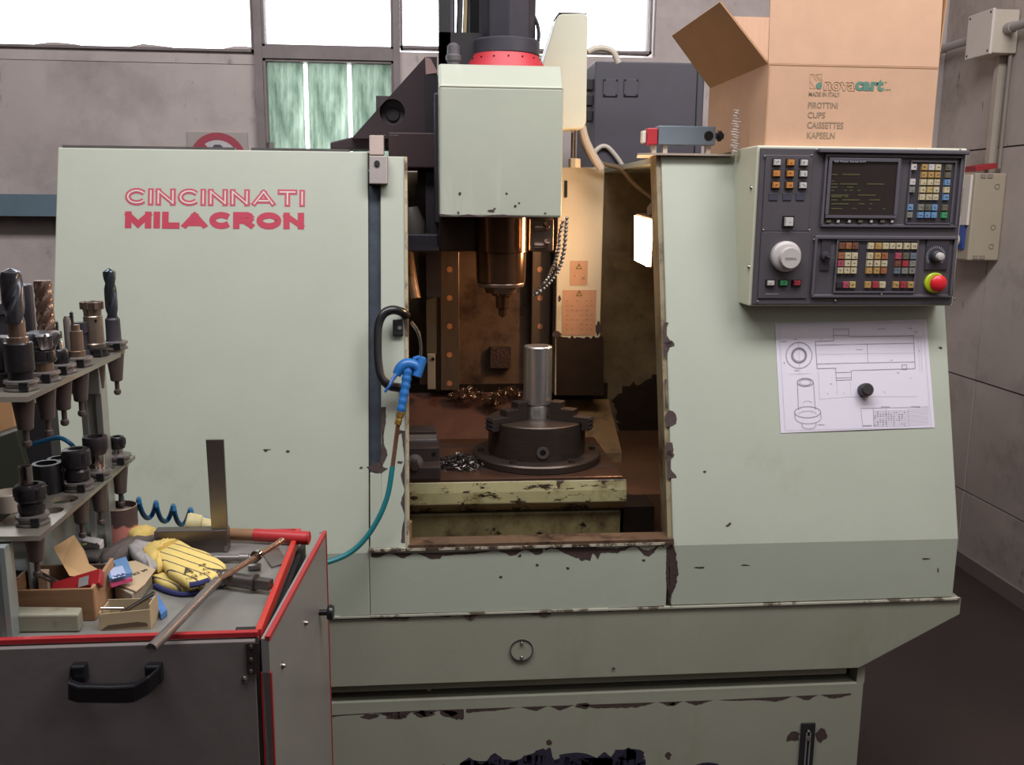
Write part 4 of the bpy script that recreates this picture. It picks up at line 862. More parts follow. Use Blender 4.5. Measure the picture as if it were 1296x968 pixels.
seg(m, [(380, 573), (560, 560), (1000, 555)], .0005); seg(m, [(375, 400), (382, 573)], .0005); seg(m, [(490, 460), (492, 550)], .0005); seg(m, [(575, 460), (580, 550)], .0005); seg(m, [(1000, 180), (1015, 400)], .0005); seg(m, [(1018, 180), (1030, 400)], .0005)
seg(m, [(250, 210), (258, 420)], .0005); seg(m, [(190, 415), (330, 410)], .0005); seg(m, [(365, 292), (980, 282)], .0004)
m.build('dimension_lines', mat('faint_ink', 'a39cab', .8), TD)
m = MB(); rt = random.Random(5)
for (x, y, l) in ((235, 195, 26), (240, 392, 30), (160, 210, 40), (165, 345, 20), (395, 196, 12), (775, 132, 56), (955, 128, 24), (990, 150, 22), (635, 262, 46), (837, 328, 14), (925, 157, 10), (880, 407, 18), (958, 440, 10), (795, 530, 12), (540, 537, 10), (435, 540, 8), (395, 735, 44), (685, 742, 58), (800, 622, 60), (990, 620, 60), (1012, 270, 8), (460, 478, 20)):
    for k in range(max(1, l//7)): 
        xx = x-l/2+k*7; seg(m, [(xx, y), (xx+4.5, y+rt.uniform(-1.5, 1.5))], .0016 if y != 742 else .003)
for i in range(8):
    for k in range(12):
        if rt.random() < .6: seg(m, [(728+k*17, 656+i*12), (736+k*17, 656+i*12)], .001)
m.build('printed_notes', INKD if False else INK, TD)
p = front(1092, 494, .004); m = MB(); m.lathe(p, NRM, [(0, .0165), (.012, .0175), (.022, .0165), (.026, .013)], 24); MG = m.build('round_magnet', mat('black_magnet', '2c2728', .5, var=.15), smooth=True); tag(MG, 'round black magnet stuck on the paper drawing', 'magnet')

# ================================================================== BOX, SWITCH, WIRE ON TOP OF THE MACHINE
BY = 2.27
ztp = cz1+.005
bx0 = at(967, 186, Y=BY).x; bx1 = at(1179, 186, Y=BY).x; bzt = at(1080, 83, Y=BY).z; BD = BY+.48
CB = thing('cardboard_box', 'open cardboard carton standing on top of the control panel', 'box', ((bx0+bx1)/2, (BY+BD)/2, ztp))
t = .004
m = MB(); m.box(bx0, bx1, BY, BY+t, ztp, bzt); m.build('front_side', CARD, CB)
m = MB(); m.box(bx0, bx0+t, BY+t, BD, ztp, bzt); m.build('left_side', CARD, CB)
m = MB(); m.box(bx1-t, bx1, BY+t, BD, ztp, bzt); m.build('right_side', CARD, CB)
m = MB(); m.box(bx0+t, bx1-t, BD-t, BD, ztp, bzt); m.build('rear_side', CARD, CB)
m = MB(); m.box(bx0+t, bx1-t, BY+t, BD-t, ztp, ztp+t); m.build('bottom', CARD, CB)
m = MB(); m.prism([(bx0-.001, BY, bzt+.001), (bx1, BY, bzt+.001), (bx1+.004, BY+.02, bzt+.25), (bx0-.0, BY+.02, bzt+.25)], (0, t, 0)); plabel(m.build('flap', CARD, CB), 'upright front flap')
m = MB(); m.prism([(bx0+.002, BD-t, bzt+.001), (bx1, BD-t, bzt+.001), (bx1, BD+.0, bzt+.2), (bx0+.002, BD, bzt+.2)], (0, t, 0)); plabel(m.build('flap', CARDL, CB), 'upright rear flap')
# left flap folded outwards
hA = Vector((bx0, BY+.006, bzt)); hB = Vector((bx0, BD-.006, bzt)); d = Vector((-.135, 0, .155)).normalized()*.185
m = MB(); m.prism([hA, hB, hB+d+Vector((0, -.012, 0)), hA+d+Vector((0, .012, 0))], Vector((.003, 0, .003))); plabel(m.build('flap', CARDD, CB), 'left flap folded outwards')
hA = Vector((bx1, BY+.006, bzt)); hB = Vector((bx1, BD-.006, bzt)); d = Vector((.01, 0, .2))
m = MB(); m.prism([hA, hB, hB+d, hA+d], Vector((.003, 0, 0))); plabel(m.build('flap', CARDD, CB), 'upright right flap')
X_, Z_ = (1, 0, 0), (0, 0, 1)
def bt(px, py): p = at(px, py, Y=BY); return Vector((p.x, BY-.0006, p.z))
def tw(px0, px1, py): return at(px1, py, Y=BY).x-at(px0, py, Y=BY).x
for s_, x0_, x1_, yb, yt in (('MADE IN ITALY', 1023, 1063, 121.5, 116), ('PIROTTINI', 1022, 1060, 136.5, 129), ('CUPS', 1021.5, 1044, 149, 141.5), ('CAISSETTES', 1021, 1067, 162, 154), ('KAPSELN', 1020.5, 1056, 175, 167)):
    h = bt(x0_, yt).z-bt(x0_, yb).z; text(s_, 'box_lettering', GREYTXT, CB, bt(x0_, yb), X_, Z_, h/.70, wid=tw(x0_, x1_, yb), bold=.0002)
h = bt(1042, 101).z-bt(1042, 114).z
text('nova', 'logo_outline_lettering', mat('faint_brown_print', 'a98868', .7), CB, bt(1042, 113.5), X_, Z_, h/.62, bold=.0012, wid=tw(1042, 1082, 110), outline=.0005)
text('cart', 'logo_bold_lettering', GREENTXT, CB, bt(1082, 113.5), X_, Z_, h/.62, bold=.0019, wid=tw(1082, 1118, 110))
text('s.p.a', 'logo_small_lettering', GREENTXT, CB, bt(1119, 114), X_, Z_, .006, wid=tw(1119, 1127, 110))
m = MB(); c = bt(1036.5, 108.5); m.lathe(c, (0, -1, 0), [(0, .0075), (.0004, .0075)], 20); m.build('logo_dot', GREENTXT, CB)
m = MB(); c = bt(1121, 104); m.lathe(c, (0, -1, 0), [(0, .0018), (.0004, .0018)], 12); m.build('logo_mark', GREENTXT, CB)
m = MB()
def bseg(pts, w=.0009):
    for a_, b_ in zip(pts, pts[1:]):
        A, B = bt(*a_), bt(*b_); dd = (B-A).normalized(); s_ = Vector((-dd.z, 0, dd.x))*w/2; m.face([A-s_, B-s_, B+s_, A+s_])
bseg([(1025, 94), (1025, 112), (1032, 112), (1025, 103)]); bseg([(1025, 94), (1030, 94), (1040, 105), (1040, 94), (1033, 94), (1040, 102)])
bseg([(1027, 94), (1034, 103)]); m.build('logo_frame_lines', mat('faint_brown_print', 'a98868', .7), CB)
m = MB(); m.box(bx0+.002, bx1-.002, BY-.0008, BY, bzt-.003, bzt-.001); m.build('fold_crease', CARDD, CB)
m = MB(); a = bt(968, 180); m.box(bx0+.0, bx0+.003, BY-.001, BY, ztp, bzt); m.build('corner_crease', CARDD, CB)

SW = thing('limit_switch', 'grey and red limit switch lying on the right cover top', 'switch', (at(862, 180, Y=2.5).x, 2.5, ZT+.012))
SYY = 2.47
def sb(x0_, y0_, x1_, y1_, Ya=SYY, dp=.035, oy=0):
    a, b = at(x0_, y1_, Y=Ya), at(x1_, y0_, Y=Ya); m = MB(); m.box(a.x, b.x, Ya+oy, Ya+dp, a.z, b.z); return m
sb(833, 160, 906, 183).build('switch_body', mat('blue_grey_metal', '7d8892', .45, metal=.3), SW, .002)
sb(819, 162, 832.5, 183, oy=-.003, dp=.038).build('red_head', mat('switch_red', 'b8303a', .45), SW, .003)
sb(813, 165, 819, 181, oy=.005, dp=.028).build('actuator', PLASTICW, SW, .003)
p = at(897, 172, Y=SYY); m = MB(); m.lathe(p, (0, -1, 0), [(0, .0125), (.001, .0125)], 20); m.build('cable_hole', BLACK, SW)
p = at(906, 172, Y=SYY+.017); m = MB(); m.lathe(p, (1, 0, 0), [(0, .008), (.004, .008), (.005, .014), (.014, .014), (.015, .008), (.02, .008)], 8); m.build('cable_gland', BLACK, SW)
za1_ = at(860, 183, Y=SYY).z
m = MB(); 
for x_ in (829, 843, 898): p = at(x_, 186, Y=SYY); m.box(p.x-.006, p.x+.006, SYY+.008, SYY+.028, ZT+.006, za1_)
m.build('switch_feet', PLASTIC, SW)
m = MB(); a = at(806, 189, Y=2.43); m.prism([(a.x, 2.42, ZT+.001), (at(820, 188, Y=2.43).x, 2.40, ZT+.001), (at(925, 188, Y=2.43).x, 2.40, ZT+.001), (at(925, 188, Y=2.43).x, 2.56, ZT+.001), (at(820, 188, Y=2.43).x, 2.56, ZT+.001)], (0, 0, .005)); tag(m.build('cover_sheet', mat('tan_sheet', 'a8978a', .6)), 'thin tan sheet lying under the limit switch on the machine top', 'sheet')
rs = random.Random(9); m = MB(); P = []
c = at(930, 186, Y=2.36)
for i in range(60):
    f = i/59; P.append(Vector((c.x+.008*sin(i*1.7)+.004*rs.uniform(-1, 1), 2.36+.008*cos(i*1.7), ZT+.007+f*.105)))
m.tube(P, .0014, 5, True); tag(m.build('twisted_wire', mat('white_wire', 'cdbfb6', .5)), 'crumpled pale wire standing against the left side of the carton', 'wire')

# ================================================================== RIGHT WALL FITTINGS
def rw(px, py, dX=0): return at(px, py, X=XR-dX)
jd = .12
a = rw(1222, 68, jd); b = rw(1252, 12, jd)
y1_ = a.y; y0_ = at(1254, 40, X=XR-jd).y; zt_1 = b.z; zb_1 = at(1254, 66, X=XR-jd).z; zt_1 = at(1254, 12, X=XR-jd).z
JB = thing('junction_box', 'square cream junction box high on the right wall, joined by conduits', 'junction box', (XR-.001, (y0_+y1_)/2, zb_1))
m = MB(); m.box(XR-jd+.012, XR-.001, y0_, y1_, zb_1, zt_1); m.build('box_body', PLASTIC, JB, .004)
m = MB(); m.box(XR-jd, XR-jd+.012, y0_-.004, y1_+.004, zb_1-.004, zt_1+.004); m.build('box_cover', PLASTICW, JB, .003)
m = MB()
for y in (y0_+.012, y1_-.012):
    for z in (zb_1+.01, zt_1-.01): m.lathe((XR-jd, y, z), (-1, 0, 0), [(0, .005), (.001, .005)], 10)
m.build('cover_screws', BLACKM, JB)
zc_ = (zb_1+zt_1)/2+.01
COND = mat('grey_conduit', 'a79f9b', .4, var=.05)
m = MB(); m.cyl((XR-.05, y1_+.001, zc_), (XR-.05, YB-.001, zc_), .018); m.lathe((XR-.05, y1_+.3, zc_), (0, 1, 0), [(0, .018), (0, .022), (.03, .022), (.03, .018)], 16); tag(m.build('conduit_pipe', COND, smooth=True), 'grey wall conduit running from the junction box back towards the corner behind the carton', 'conduit')
m = MB(); m.cyl((XR-.05, y0_-.001, zc_), (XR-.05, .5, zc_), .018); m.lathe((XR-.05, y0_-.04, zc_), (0, 1, 0), [(0, .018), (0, .023), (.035, .023), (.035, .018)], 16); tag(m.build('conduit_pipe', COND, smooth=True), 'grey wall conduit leaving the junction box towards the right picture edge', 'conduit')
fy1 = rw(1228, 218, .14).y; fd = .14
fy0 = at(1272, 250, X=XR).y; fd = XR-at(1232, 250, Y=fy0).x; fz1 = at(1230, 219, X=XR-fd).z; fz0 = at(1228, 330, X=XR-fd).z
FB = thing('fuse_box', 'cream wall fuse box with a blue socket, right of the control panel', 'fuse box', (XR-.001, fy0+.15, fz0))
fy1 = fy0+.32
m = MB(); m.box(XR-fd, XR-.001, fy0, fy1, fz0, fz1); m.build('box_body', mat('fusebox_cream', 'ac9f8c', .5, var=.03), FB, .006)
m = MB(); zm = at(1218, 285, X=XR-fd-.01).z; m.box(XR-fd-.012, XR-fd-.0, fy0+.012, fy1-.012, zm, fz1-.008); dd = m.build('hinged_window_frame', PLASTICW, FB, .003)
m = MB(); m.box(XR-fd-.0135, XR-fd-.012, fy0+.06, fy1-.04, zm+.04, fz1-.06); m.build('smoked_window', mat('smoked_pane', '7a756c', .25), dd)
m = MB(); m.box(XR-fd-.01, XR-fd, fy0+.03, fy0+.14, fz0+.045, fz0+.15); sk = m.build('blue_socket', mat('socket_blue', '2c4a94', .45), FB, .004)
m = MB(); p = Vector((XR-fd-.01, fy0+.085, fz0+.085)); m.lathe(p, (-1, 0, -.1), [(0, .032), (.05, .03), (.06, .022), (.09, .02)], 16); m.build('plug', PLASTIC, sk, smooth=True)
m = MB()
for z in (fz1-.055, fz0+.14, fz0+.06): m.ring((XR-.04, fy0-.001, z), (0, -1, 0), .009, .011, .0015, 16)
m.build('knockout_ring', mat('fusebox_line', '8d8272', .5), FB)
m = MB(); 
for dx in (.035, .065):
    m.box(XR-fd+dx-.012, XR-fd+dx+.01, fy0-.004, fy0, fz1-.02, fz1-.004); m.box(XR-fd+dx-.012, XR-fd+dx+.01, fy0-.004, fy0, fz0+.006, fz0+.022)
m.build('lid_catch', mat('catch_grey', '8f857a', .5), FB)
m = MB(); m.box(XR-fd+.005, XR-.04, fy0+.01, fy0+.12, fz1+.001, fz1+.024); RB = m.build('red_tag_block', mat('dull_red', '9c2a2e', .55), bevel=.002); RB.rotation_euler = (0, radians(-9), 0); RB.location.z += .012; tag(RB, 'dull red oblong part lying on top of the fuse box', 'oblong part')
yv = fy0+.15
m = MB(); m.box(XR-.035, XR-.001, y0_+.06, y0_+.09, fz1, zb_1); tag(m.build('cable_channel', mat('channel_cream', 'b3a798', .5)), 'vertical cream cable channel between junction box and fuse box', 'cable channel')
m = MB(); m.cyl((XR-.012, y0_+.02, fz1+.02), (XR-.012, y0_+.02, zb_1), .008); tag(m.build('wall_cable', mat('grey_cable', '8b8078', .5), smooth=True), 'thin grey wall cable running beside the cable channel', 'cable')
# sign on the back wall
SGN = thing('wall_sign', 'white prohibition sign with a red ring on the back wall, half hidden', 'sign', (bx(275), YB, bz(275, 230)))
a, b = at(240, 240, Y=YB-.01), at(313, 168, Y=YB-.01); m = MB(); m.box(a.x, b.x, YB-.008, YB-.001, a.z, b.z); m.build('sign_plate', mat('sign_beige', 'b4a9a2', .6), SGN)
c = Vector(((a.x+b.x)/2, YB-.009, (a.z+b.z)/2)); m = MB(); m.lathe(c, (0, -1, 0), [(0, .095), (.0006, .095)], 36); m.build('sign_field', mat('sign_white', 'cfc8ca', .5), SGN)
m = MB(); m.ring(c+Vector((0, -.0004, 0)), (0, -1, 0), .093, .125, .0012, 40); m.obox(c+Vector((0, -.001, 0)), (1, 0, -1), (1, 0, 1), (0, 1, 0), .19, .025, .001); m.build('sign_ring', mat('sign_red', 'b04a58', .5), SGN)
m = MB(); m.ball(c+Vector((.0, -.001, .05)), .026, 12, (1, .05, 1)); m.obox(c+Vector((0, -.001, -.01)), (1, 0, 0), (0, 0, 1), (0, 1, 0), .06, .07, .001); m.build('sign_figure', mat('sign_dark', '55505a', .5), SGN)


# ================================================================== TOOL CART
CZ = .95; CYF = 1.385
def cz(px, py, z=CZ): return at(px, py, Z=z)
cR = cz(327, 797).x; cB = cz(392, 668).y
TC = thing('tool_cart', 'grey metal tool cart with red trim and black drawer handle, its side door ajar', 'cart', (cR-.5, CYF+.23, 0))
m = MB(); m.box(-1.5, cR, CYF, cB, .12, CZ-.03); m.build('cart_body', CARTM, TC, .002)
m = MB(); m.box(-1.5, cR, CYF+.002, cB, CZ-.03, CZ-.012); m.build('cart_top', CARTT, TC)
zf_ = at(200, 806, Y=CYF).z
m = MB(); m.box(-1.5, cR, CYF-.004, CYF+.006, zf_-.004, CZ); plabel(m.build('edge_trim', RED, TC, .0015), 'red front edge trim')
m = MB(); m.box(cR-.006, cR+.004, CYF+.006, cB, CZ-.02, CZ); plabel(m.build('edge_trim', mat('bright_red_trim', 'b8352c', .45), TC, .0015), 'red right edge trim')
m = MB(); m.box(-1.5, cR-.006, cB-.006, cB, CZ-.02, CZ); plabel(m.build('edge_trim', RED, TC, .0015), 'red rear edge trim')
m = MB(); m.box(-1.5, cR-.004, CYF-.012, CYF-.0, .3, zf_-.006); m.build('drawer_front', CARTM, TC, .0015)
m = MB(); m.box(cR+.004, cR+.012, CYF+.03, cB, .3, CZ-.03); m.build('inner_side_frame', BLACKM, TC)
# black pull handle
def cf(px, py, o=0): return at(px, py, Y=CYF-.012)+Vector((0, -o, 0))
m = MB()
m.loft([[cf(x, y0, o) , cf(x, y1, o), cf(x, y1, o-.014), cf(x, y0, o-.014)] for x, y0, y1, o in ((94, 838, 868, .018), (96, 850, 872, .034), (110, 852, 873, .040), (150, 852, 873, .042), (172, 851, 873, .042), (180, 850, 872, .042), (196, 843, 866, .034), (207, 836, 857, .016))])
hd_ = m.build('drawer_handle', BLACK, TC, .003)
for x0_, x1_ in ((95, 112), (188, 207)):
    m = MB(); a, b = cf(x0_, 860), cf(x1_, 836); m.box(a.x, b.x, CYF-.03, CYF-.012, a.z, b.z); m.build('handle_foot', BLACK, hd_, .003)
m = MB(); a = cf(313, 852); b = cf(327, 813); m.box(a.x, b.x, CYF-.015, CYF-.012, a.z, b.z); hg = m.build('door_hinge', mat('brown_hinge', '4a3f3d', .4, metal=.6), TC)
for y in (817, 833, 848):
    p = cf(318, y, .003); m = MB(); m.lathe(p, (0, -1, 0), [(0, .0035), (.001, .0033), (.002, .0015)], 10); m.build('hinge_screw', STEEL, hg)
p = cf(310, 860); m = MB(); m.lathe(p, (0, -1, 0), [(0, .0055), (.001, .005), (.003, .002)], 14); m.build('front_screw', STEEL, TC)
m = MB(); a = cz(301, 795, CZ-.01); m.box(a.x, cR-.006, CYF+.01, CYF+.022, CZ-.012, CZ-.003); m.build('corner_plate', BLACKM, TC)
# side door standing ajar
dF = Vector((cR+.006, CYF-.012, 0)); tR = at(405, 669, Z=CZ); dB = Vector((tR.x, tR.y, 0)); ddir = (dB-dF).normalized(); dn = Vector((ddir.y, -ddir.x, 0))
if dn.x < 0: dn = -dn
def door(name, mt, u0, u1, z0, z1, o0, o1, par=None, lab=None, bv=0):
    m = MB(); L_ = (dB-dF).length
    a = dF+ddir*(u0 if u0 >= 0 else L_+u0); b = dF+ddir*(u1 if u1 > 0 else L_+u1)
    m.prism([a+dn*o0+Vector((0, 0, z0)), b+dn*o0+Vector((0, 0, z0)), b+dn*o1+Vector((0, 0, z0)), a+dn*o1+Vector((0, 0, z0))], (0, 0, z1-z0))
    o = m.build(name, mt, par or TC, bv)
    if lab: plabel(o, lab)
    return o
SD = door('side_door', CARTD, 0, 0, .3, CZ-.008, 0, .012)
door('door_trim', RED, 0, 0, CZ-.012, CZ-.004, .006, .0135, SD); door('door_trim', RED, 0, .006, .3, CZ-.065, -.003, .014, SD); door('door_trim', RED, -.004, 0, .3, CZ-.008, -.001, .0135, SD)
def dpt(px, py):      # point on the outer face of the door
    v = ray(px, py); o = dF+dn*.012; t = (o-EYE).dot(dn)/v.dot(dn); return EYE+v*t
p = dpt(404, 775); m = MB(); m.lathe(p, dn, [(0, .006), (.016, .006), (.017, .014), (.022, .016), (.028, .014), (.029, .005)], 20); m.build('door_knob', BLACK, SD, smooth=True)
for x, y in ((386, 788), (357, 842)):
    p = dpt(x, y); m = MB(); m.lathe(p, dn, [(0, .006), (.002, .0055), (.006, .003)], 12); m.build('door_screw', STEEL, SD)
m = MB()
for x, y in ((-1.4, CYF+.05), (cR-.06, CYF+.05), (-1.4, cB-.05), (cR-.06, cB-.05)):
    m.lathe((x-.015, y, .05), (1, 0, 0), [(0, .05), (.03, .05)], 20); m.box(x-.02, x+.02, y-.02, y+.02, .08, .125)
m.build('castor', BLACK, TC)

# ================================================================== TOOL RACK
UZ, LZ_ = 1.32, 1.10
u0 = at(40, 502, Z=UZ); u1 = at(165, 446, Z=UZ); l0 = at(49, 678, Z=LZ_); l1 = at(174, 576, Z=LZ_)
TR = thing('tool_rack', 'two-tier metal tool holder rack standing on the left end of the cart', 'rack', (-.75, 1.6, CZ-.012))
SHM = mat('scratched_shelf_aluminium', 'a39c90', .35, metal=.7, var=.1, ns=14, dirt=[('5c5048', .6, .75, 12)])
def plate(name, x0, x1, y0, y1, z, holes, t=.008):
    cu = bpy.data.curves.new('p', 'CURVE'); cu.dimensions = '2D'; cu.fill_mode = 'BOTH'; cu.extrude = t/2
    def sp(pts):
        s = cu.splines.new('POLY'); s.points.add(len(pts)-1); s.use_cyclic_u = True
        for i, p in enumerate(pts): s.points[i].co = (p[0], p[1], 0, 1)
    ox, oy = (x0+x1)/2, (y0+y1)/2
    sp([(x0-ox, y0-oy), (x1-ox, y0-oy), (x1-ox, y1-oy), (x0-ox, y1-oy)])
    for hx, hy, r in holes: sp([(hx-ox+cos(2*pi*i/28)*r, hy-oy+sin(2*pi*i/28)*r) for i in range(28)])
    ob = bpy.data.objects.new('p', cu); COL.objects.link(ob); me = bpy.data.meshes.new_from_object(ob.evaluated_get(bpy.context.evaluated_depsgraph_get())); bpy.data.objects.remove(ob)
    me.name = name; me.materials.clear(); me.materials.append(SHM); o = bpy.data.objects.new(name, me); COL.objects.link(o); o.parent = TR; c = Vector((ox, oy, z-t/2)); o.location = c-WL[TR.name]; WL[o.name] = c; return o
xe = -.590
# tools: kind, flange centre pixel on the shelf surface, scale, options
UP = [('drill_big', 28, 493), ('face_mill', 56, 482), ('small_drill', 77, 472), ('collet_drill', 99, 463), ('boring', 121, 450), ('long_drill', 145, 442)]
LO = [('nut_tube', 42, 662), ('nut', 100, 619), ('tall', 124, 605), ('nut_small', 150, 585)]
hole_r = .0188
uh = [(at(x, y, Z=UZ).x, at(x, y, Z=UZ).y, hole_r) for _, x, y in UP]; lh = [(at(x, y, Z=LZ_).x, at(x, y, Z=LZ_).y, hole_r) for _, x, y in LO]
ex_ = [(at(x, y, Z=LZ_).x, at(x, y, Z=LZ_).y, r) for x, y, r in ((81, 632, .0225), (66, 646, .018), (138, 592, .011))]
plate('shelf', -1.0, xe, u0.y, u1.y, UZ, uh); plate('shelf', at(0, 668, Z=LZ_).x-.012, xe-.005, l0.y, l1.y, LZ_, lh+ex_)
def up(px0, px1, py, Y, dy, z0, z1, mt=ALU):
    a = at(px0, py, Y=Y); b = at(px1, py, Y=Y); m = MB(); g = .3*(b.x-a.x)
    m.box(a.x, b.x, Y+.006, Y+dy, z0, z1); m.box(a.x, a.x+g, Y, Y+.006, z0, z1); m.box(b.x-g, b.x, Y, Y+.006, z0, z1); return m.build('upright', mt, TR, .001)
up(104, 131, 540, u1.y-.05, .035, CZ-.012, UZ-.012)
up(-14, 12, 760, CYF+.02, .03, CZ-.012, LZ_-.012, mat('pale_upright', '9ba3a0', .45, metal=.4))
m = MB(); a = at(78, 520, Y=u1.y-.06); m.box(a.x, xe-.025, u1.y-.056, u1.y-.052, UZ-.07, UZ-.008); m.build('corner_gusset', ALU, TR)
m = MB(); a = at(52, 650, Y=l1.y-.1); m.box(xe-.08, xe-.076, l0.y+.12, l1.y-.02, CZ-.012, LZ_-.012); m.build('side_plate', mat('blue_grey_plate', '8d9696', .4, metal=.4), TR)

def holder(kind, px, py, z, label):
    c = at(px, py, Z=z); x, y = c.x, c.y; T = thing('tool_holder', label, 'tool holder', (x, y, z+.001), 'tool holders in the rack')
    O = Vector((x, y, z+.001)); U = (0, 0, 1); D = (0, 0, -1)
    k = 1.0
    m = MB(); m.lathe(O, D, [(0, .0222), (.005, .0222), (.055, .0150), (.062, .0145), (.064, .012)], 28); m.build('taper_shank', TAPER, T, smooth=True)
    m = MB(); m.lathe(O+Vector((0, 0, -.063)), D, [(0, .0055), (.018, .0055), (.020, .0085), (.026, .0085), (.029, .005)], 16); m.build('pull_stud', CHROME if kind == 'boring' else TAPER, T, smooth=True)
    m = MB(); m.lathe(O, U, [(0, .031), (.003, .0315), (.005, .027), (.009, .027), (.011, .0315), (.015, .031), (.016, .024)], 36); m.build('flange', DULL if kind not in ('boring',) else BLACKOX, T, smooth=True, ang=25)
    m = MB(); m.box(x+.008, x+.024, y-.0325, y-.026, z+.002, z+.015); m.build('drive_slot', BLACK, T)
    A = O+Vector((0, 0, .016))
    def nut(a, r, h, name='collet_nut', mt=BLACKOX, n=40, castle=True):
        m = MB(); m.lathe(a, U, [(0, r*.9), (.003, r), (h-.006, r), (h-.002, r*.94), (h, r*.8), (h, r*.55), (h-.008, r*.5)], n); o = m.build(name, mt, T, smooth=True)
        if castle:
            m = MB()
            for i in range(6):
                q = 2*pi*i/6+.3; uu = Vector((cos(q), sin(q), 0)); m.obox(a+uu*r+Vector((0, 0, h*.55)), uu, (-sin(q), cos(q), 0), (0, 0, 1), .003, .006, h*.5)
            m.build('nut_slots', BLACK, o)
        return o
    def fluted(a, r, L, turns, n=18, lobes=2, depth=.28, mt=DRILLM, name='twist_drill', tip=True, tr=0):
        m = MB(); rings = []; K = 44
        for i in range(K+1):
            f = i/K; rr = r if not tip or f < .93 else r*max(.08, (1-f)/.07); rings.append([a+Vector((cos(2*pi*j/n)*q, sin(2*pi*j/n)*q, L*f)) for j in range(n) for q in [rr*(1-depth*max(0, cos(lobes*(2*pi*j/n)-turns*2*pi*f))**1.5)]])
        m.loft(rings); return m.build(name, mt, T, smooth=True, ang=50)
    def zt(px_, py_): return at(px_, py_, Y=y).z
    if kind == 'drill_big':
        h1 = zt(px, 433)-A.z; m = MB(); m.lathe(A, U, [(0, .0225), (.012, .0225), (.013, .026), (h1-.002, .026), (h1, .0245)], 32); m.build('sleeve_body', BLACKOX, T, smooth=True)
        B = A+Vector((0, 0, h1)); m = MB(); m.lathe(B, U, [(0, .019), (.008, .019), (.009, .0155), (.03, .0155)], 24); m.build('drill_shank', BRONZE, T, smooth=True)
        C_ = B+Vector((-.002, 0, .03)); fluted(C_, .0195, zt(px-8, 339)-C_.z, 1.15, 28, 2, .42)
    elif kind == 'face_mill':
        h1 = .014; m = MB(); m.lathe(A, U, [(0, .02), (h1, .02)], 24); m.build('neck', BRONZE, T, smooth=True)
        nut(A+Vector((0, 0, h1)), .027, .022)
        B = A+Vector((0, 0, h1+.022)); m = MB(); rings = []
        for zz, r, dq in ((0, .026, 0), (.006, .031, .1), (.022, .037, .3), (.026, .034, .32)):
            rings.append([B+Vector((cos(2*pi*j/48)*q, sin(2*pi*j/48)*q, zz)) for j in range(48) for q in [r*(1-.35*max(0, cos(4*(2*pi*j/48)+dq*3))**2)]])
        m.loft(rings); m.build('cutter_head', mat('cutter_steel', '8f8d90', .28, metal=.9), T, smooth=True)
        for i in range(4):
            q = 2*pi*i/4+.6; uu = Vector((cos(q), sin(q), 0)); m = MB(); m.obox(B+uu*.034+Vector((0, 0, .02)), uu, (-sin(q), cos(q), 0), (0, 0, 1), .012, .005, .012); m.build('insert', CHROME, T, .001)
    elif kind == 'small_drill':
        nut(A, .019, .024); m = MB(); m.lathe(A+Vector((0, 0, .024)), U, [(0, .011), (.012, .009), (.014, .005), (.022, .004)], 16); m.build('collet', CHROME, T, smooth=True)
        B = A+Vector((0, 0, .046)); fluted(B, .0032, zt(px, 406)-B.z, 3, 10, 2, .35)
    elif kind == 'collet_drill':
        m = MB(); m.lathe(A, U, [(0, .017), (.01, .017), (.011, .0145), (.045, .0145), (.046, .009), (.056, .009)], 20); m.build('collet_body', BRONZE, T, smooth=True)
        m = MB(); m.lathe(A+Vector((-.014, -.006, .0)), U, [(0, .008), (.065, .008), (.072, .005)], 14); m.build('side_pin', DULL, T, smooth=True)
        B = A+Vector((-.006, 0, .05)); fluted(B, .0042, zt(px-8, 394)-B.z, 4, 10, 2, .4, BLACKOX)
    elif kind == 'boring':
        h1 = zt(px, 382)-A.z; m = MB(); m.lathe(A, U, [(0, .0235), (.006, .0245), (.008, .022), (h1*.68, .021), (h1*.7, .0195), (h1*.78, .0195), (h1*.86, .022), (h1, .025), (h1, .018), (h1-.01, .016)], 36); m.build('boring_bar', mat('bronze_bar', '8a7a6e', .28, metal=.7, var=.15, ns=20), T, smooth=True)
        for i in range(7):
            q = 2*pi*i/7; uu = Vector((cos(q), sin(q), 0)); m = MB(); m.obox(A+uu*.0235+Vector((0, 0, h1-.006)), uu, (-sin(q), cos(q), 0), (0, 0, 1), .006, .009, .014); m.build('insert', BRONZE, T, .001)
        m = MB(); m.lathe(A+Vector((.012, -.0175, h1*.6)), (.5, -.85, 0), [(0, .003), (.001, .003)], 12); m.build('grub_screw', BLACK, T)
    elif kind == 'long_drill':
        m = MB(); m.lathe(A, U, [(0, .019), (.004, .0175), (.042, .017), (.046, .014)], 24); m.build('sleeve_body', DARKIRON, T, smooth=True)
        B = A+Vector((-.0, 0, .046)); fluted(B, .0145, zt(px-8, 339)-B.z, 1.6, 22, 2, .4, mat('blue_drill_steel', '50565f', .3, metal=.85))
    elif kind == 'nut_tube':
        m = MB(); m.lathe(A, U, [(0, .022), (.006, .0255), (.016, .0255), (.018, .022), (.022, .022)], 30); m.build('neck', BLACKOX, T, smooth=True)
        nut(A+Vector((0, 0, .022)), .0295, .026); B = A+Vector((-.006, 0, .046)); m = MB(); h1 = zt(px-8, 590)-B.z
        m.lathe(B, U, [(0, .0125), (h1, .0125), (h1, .010), (h1-.02, .0095)], 24); tb_ = m.build('slotted_tube', STEEL, T, smooth=True)
        m = MB(); m.obox(B+Vector((.004, -.0122, h1*.72)), (1, 0, 0), (0, 0, 1), (0, 1, 0), .006, .022, .002); m.build('tube_slot', BLACK, tb_)
    elif kind == 'nut':
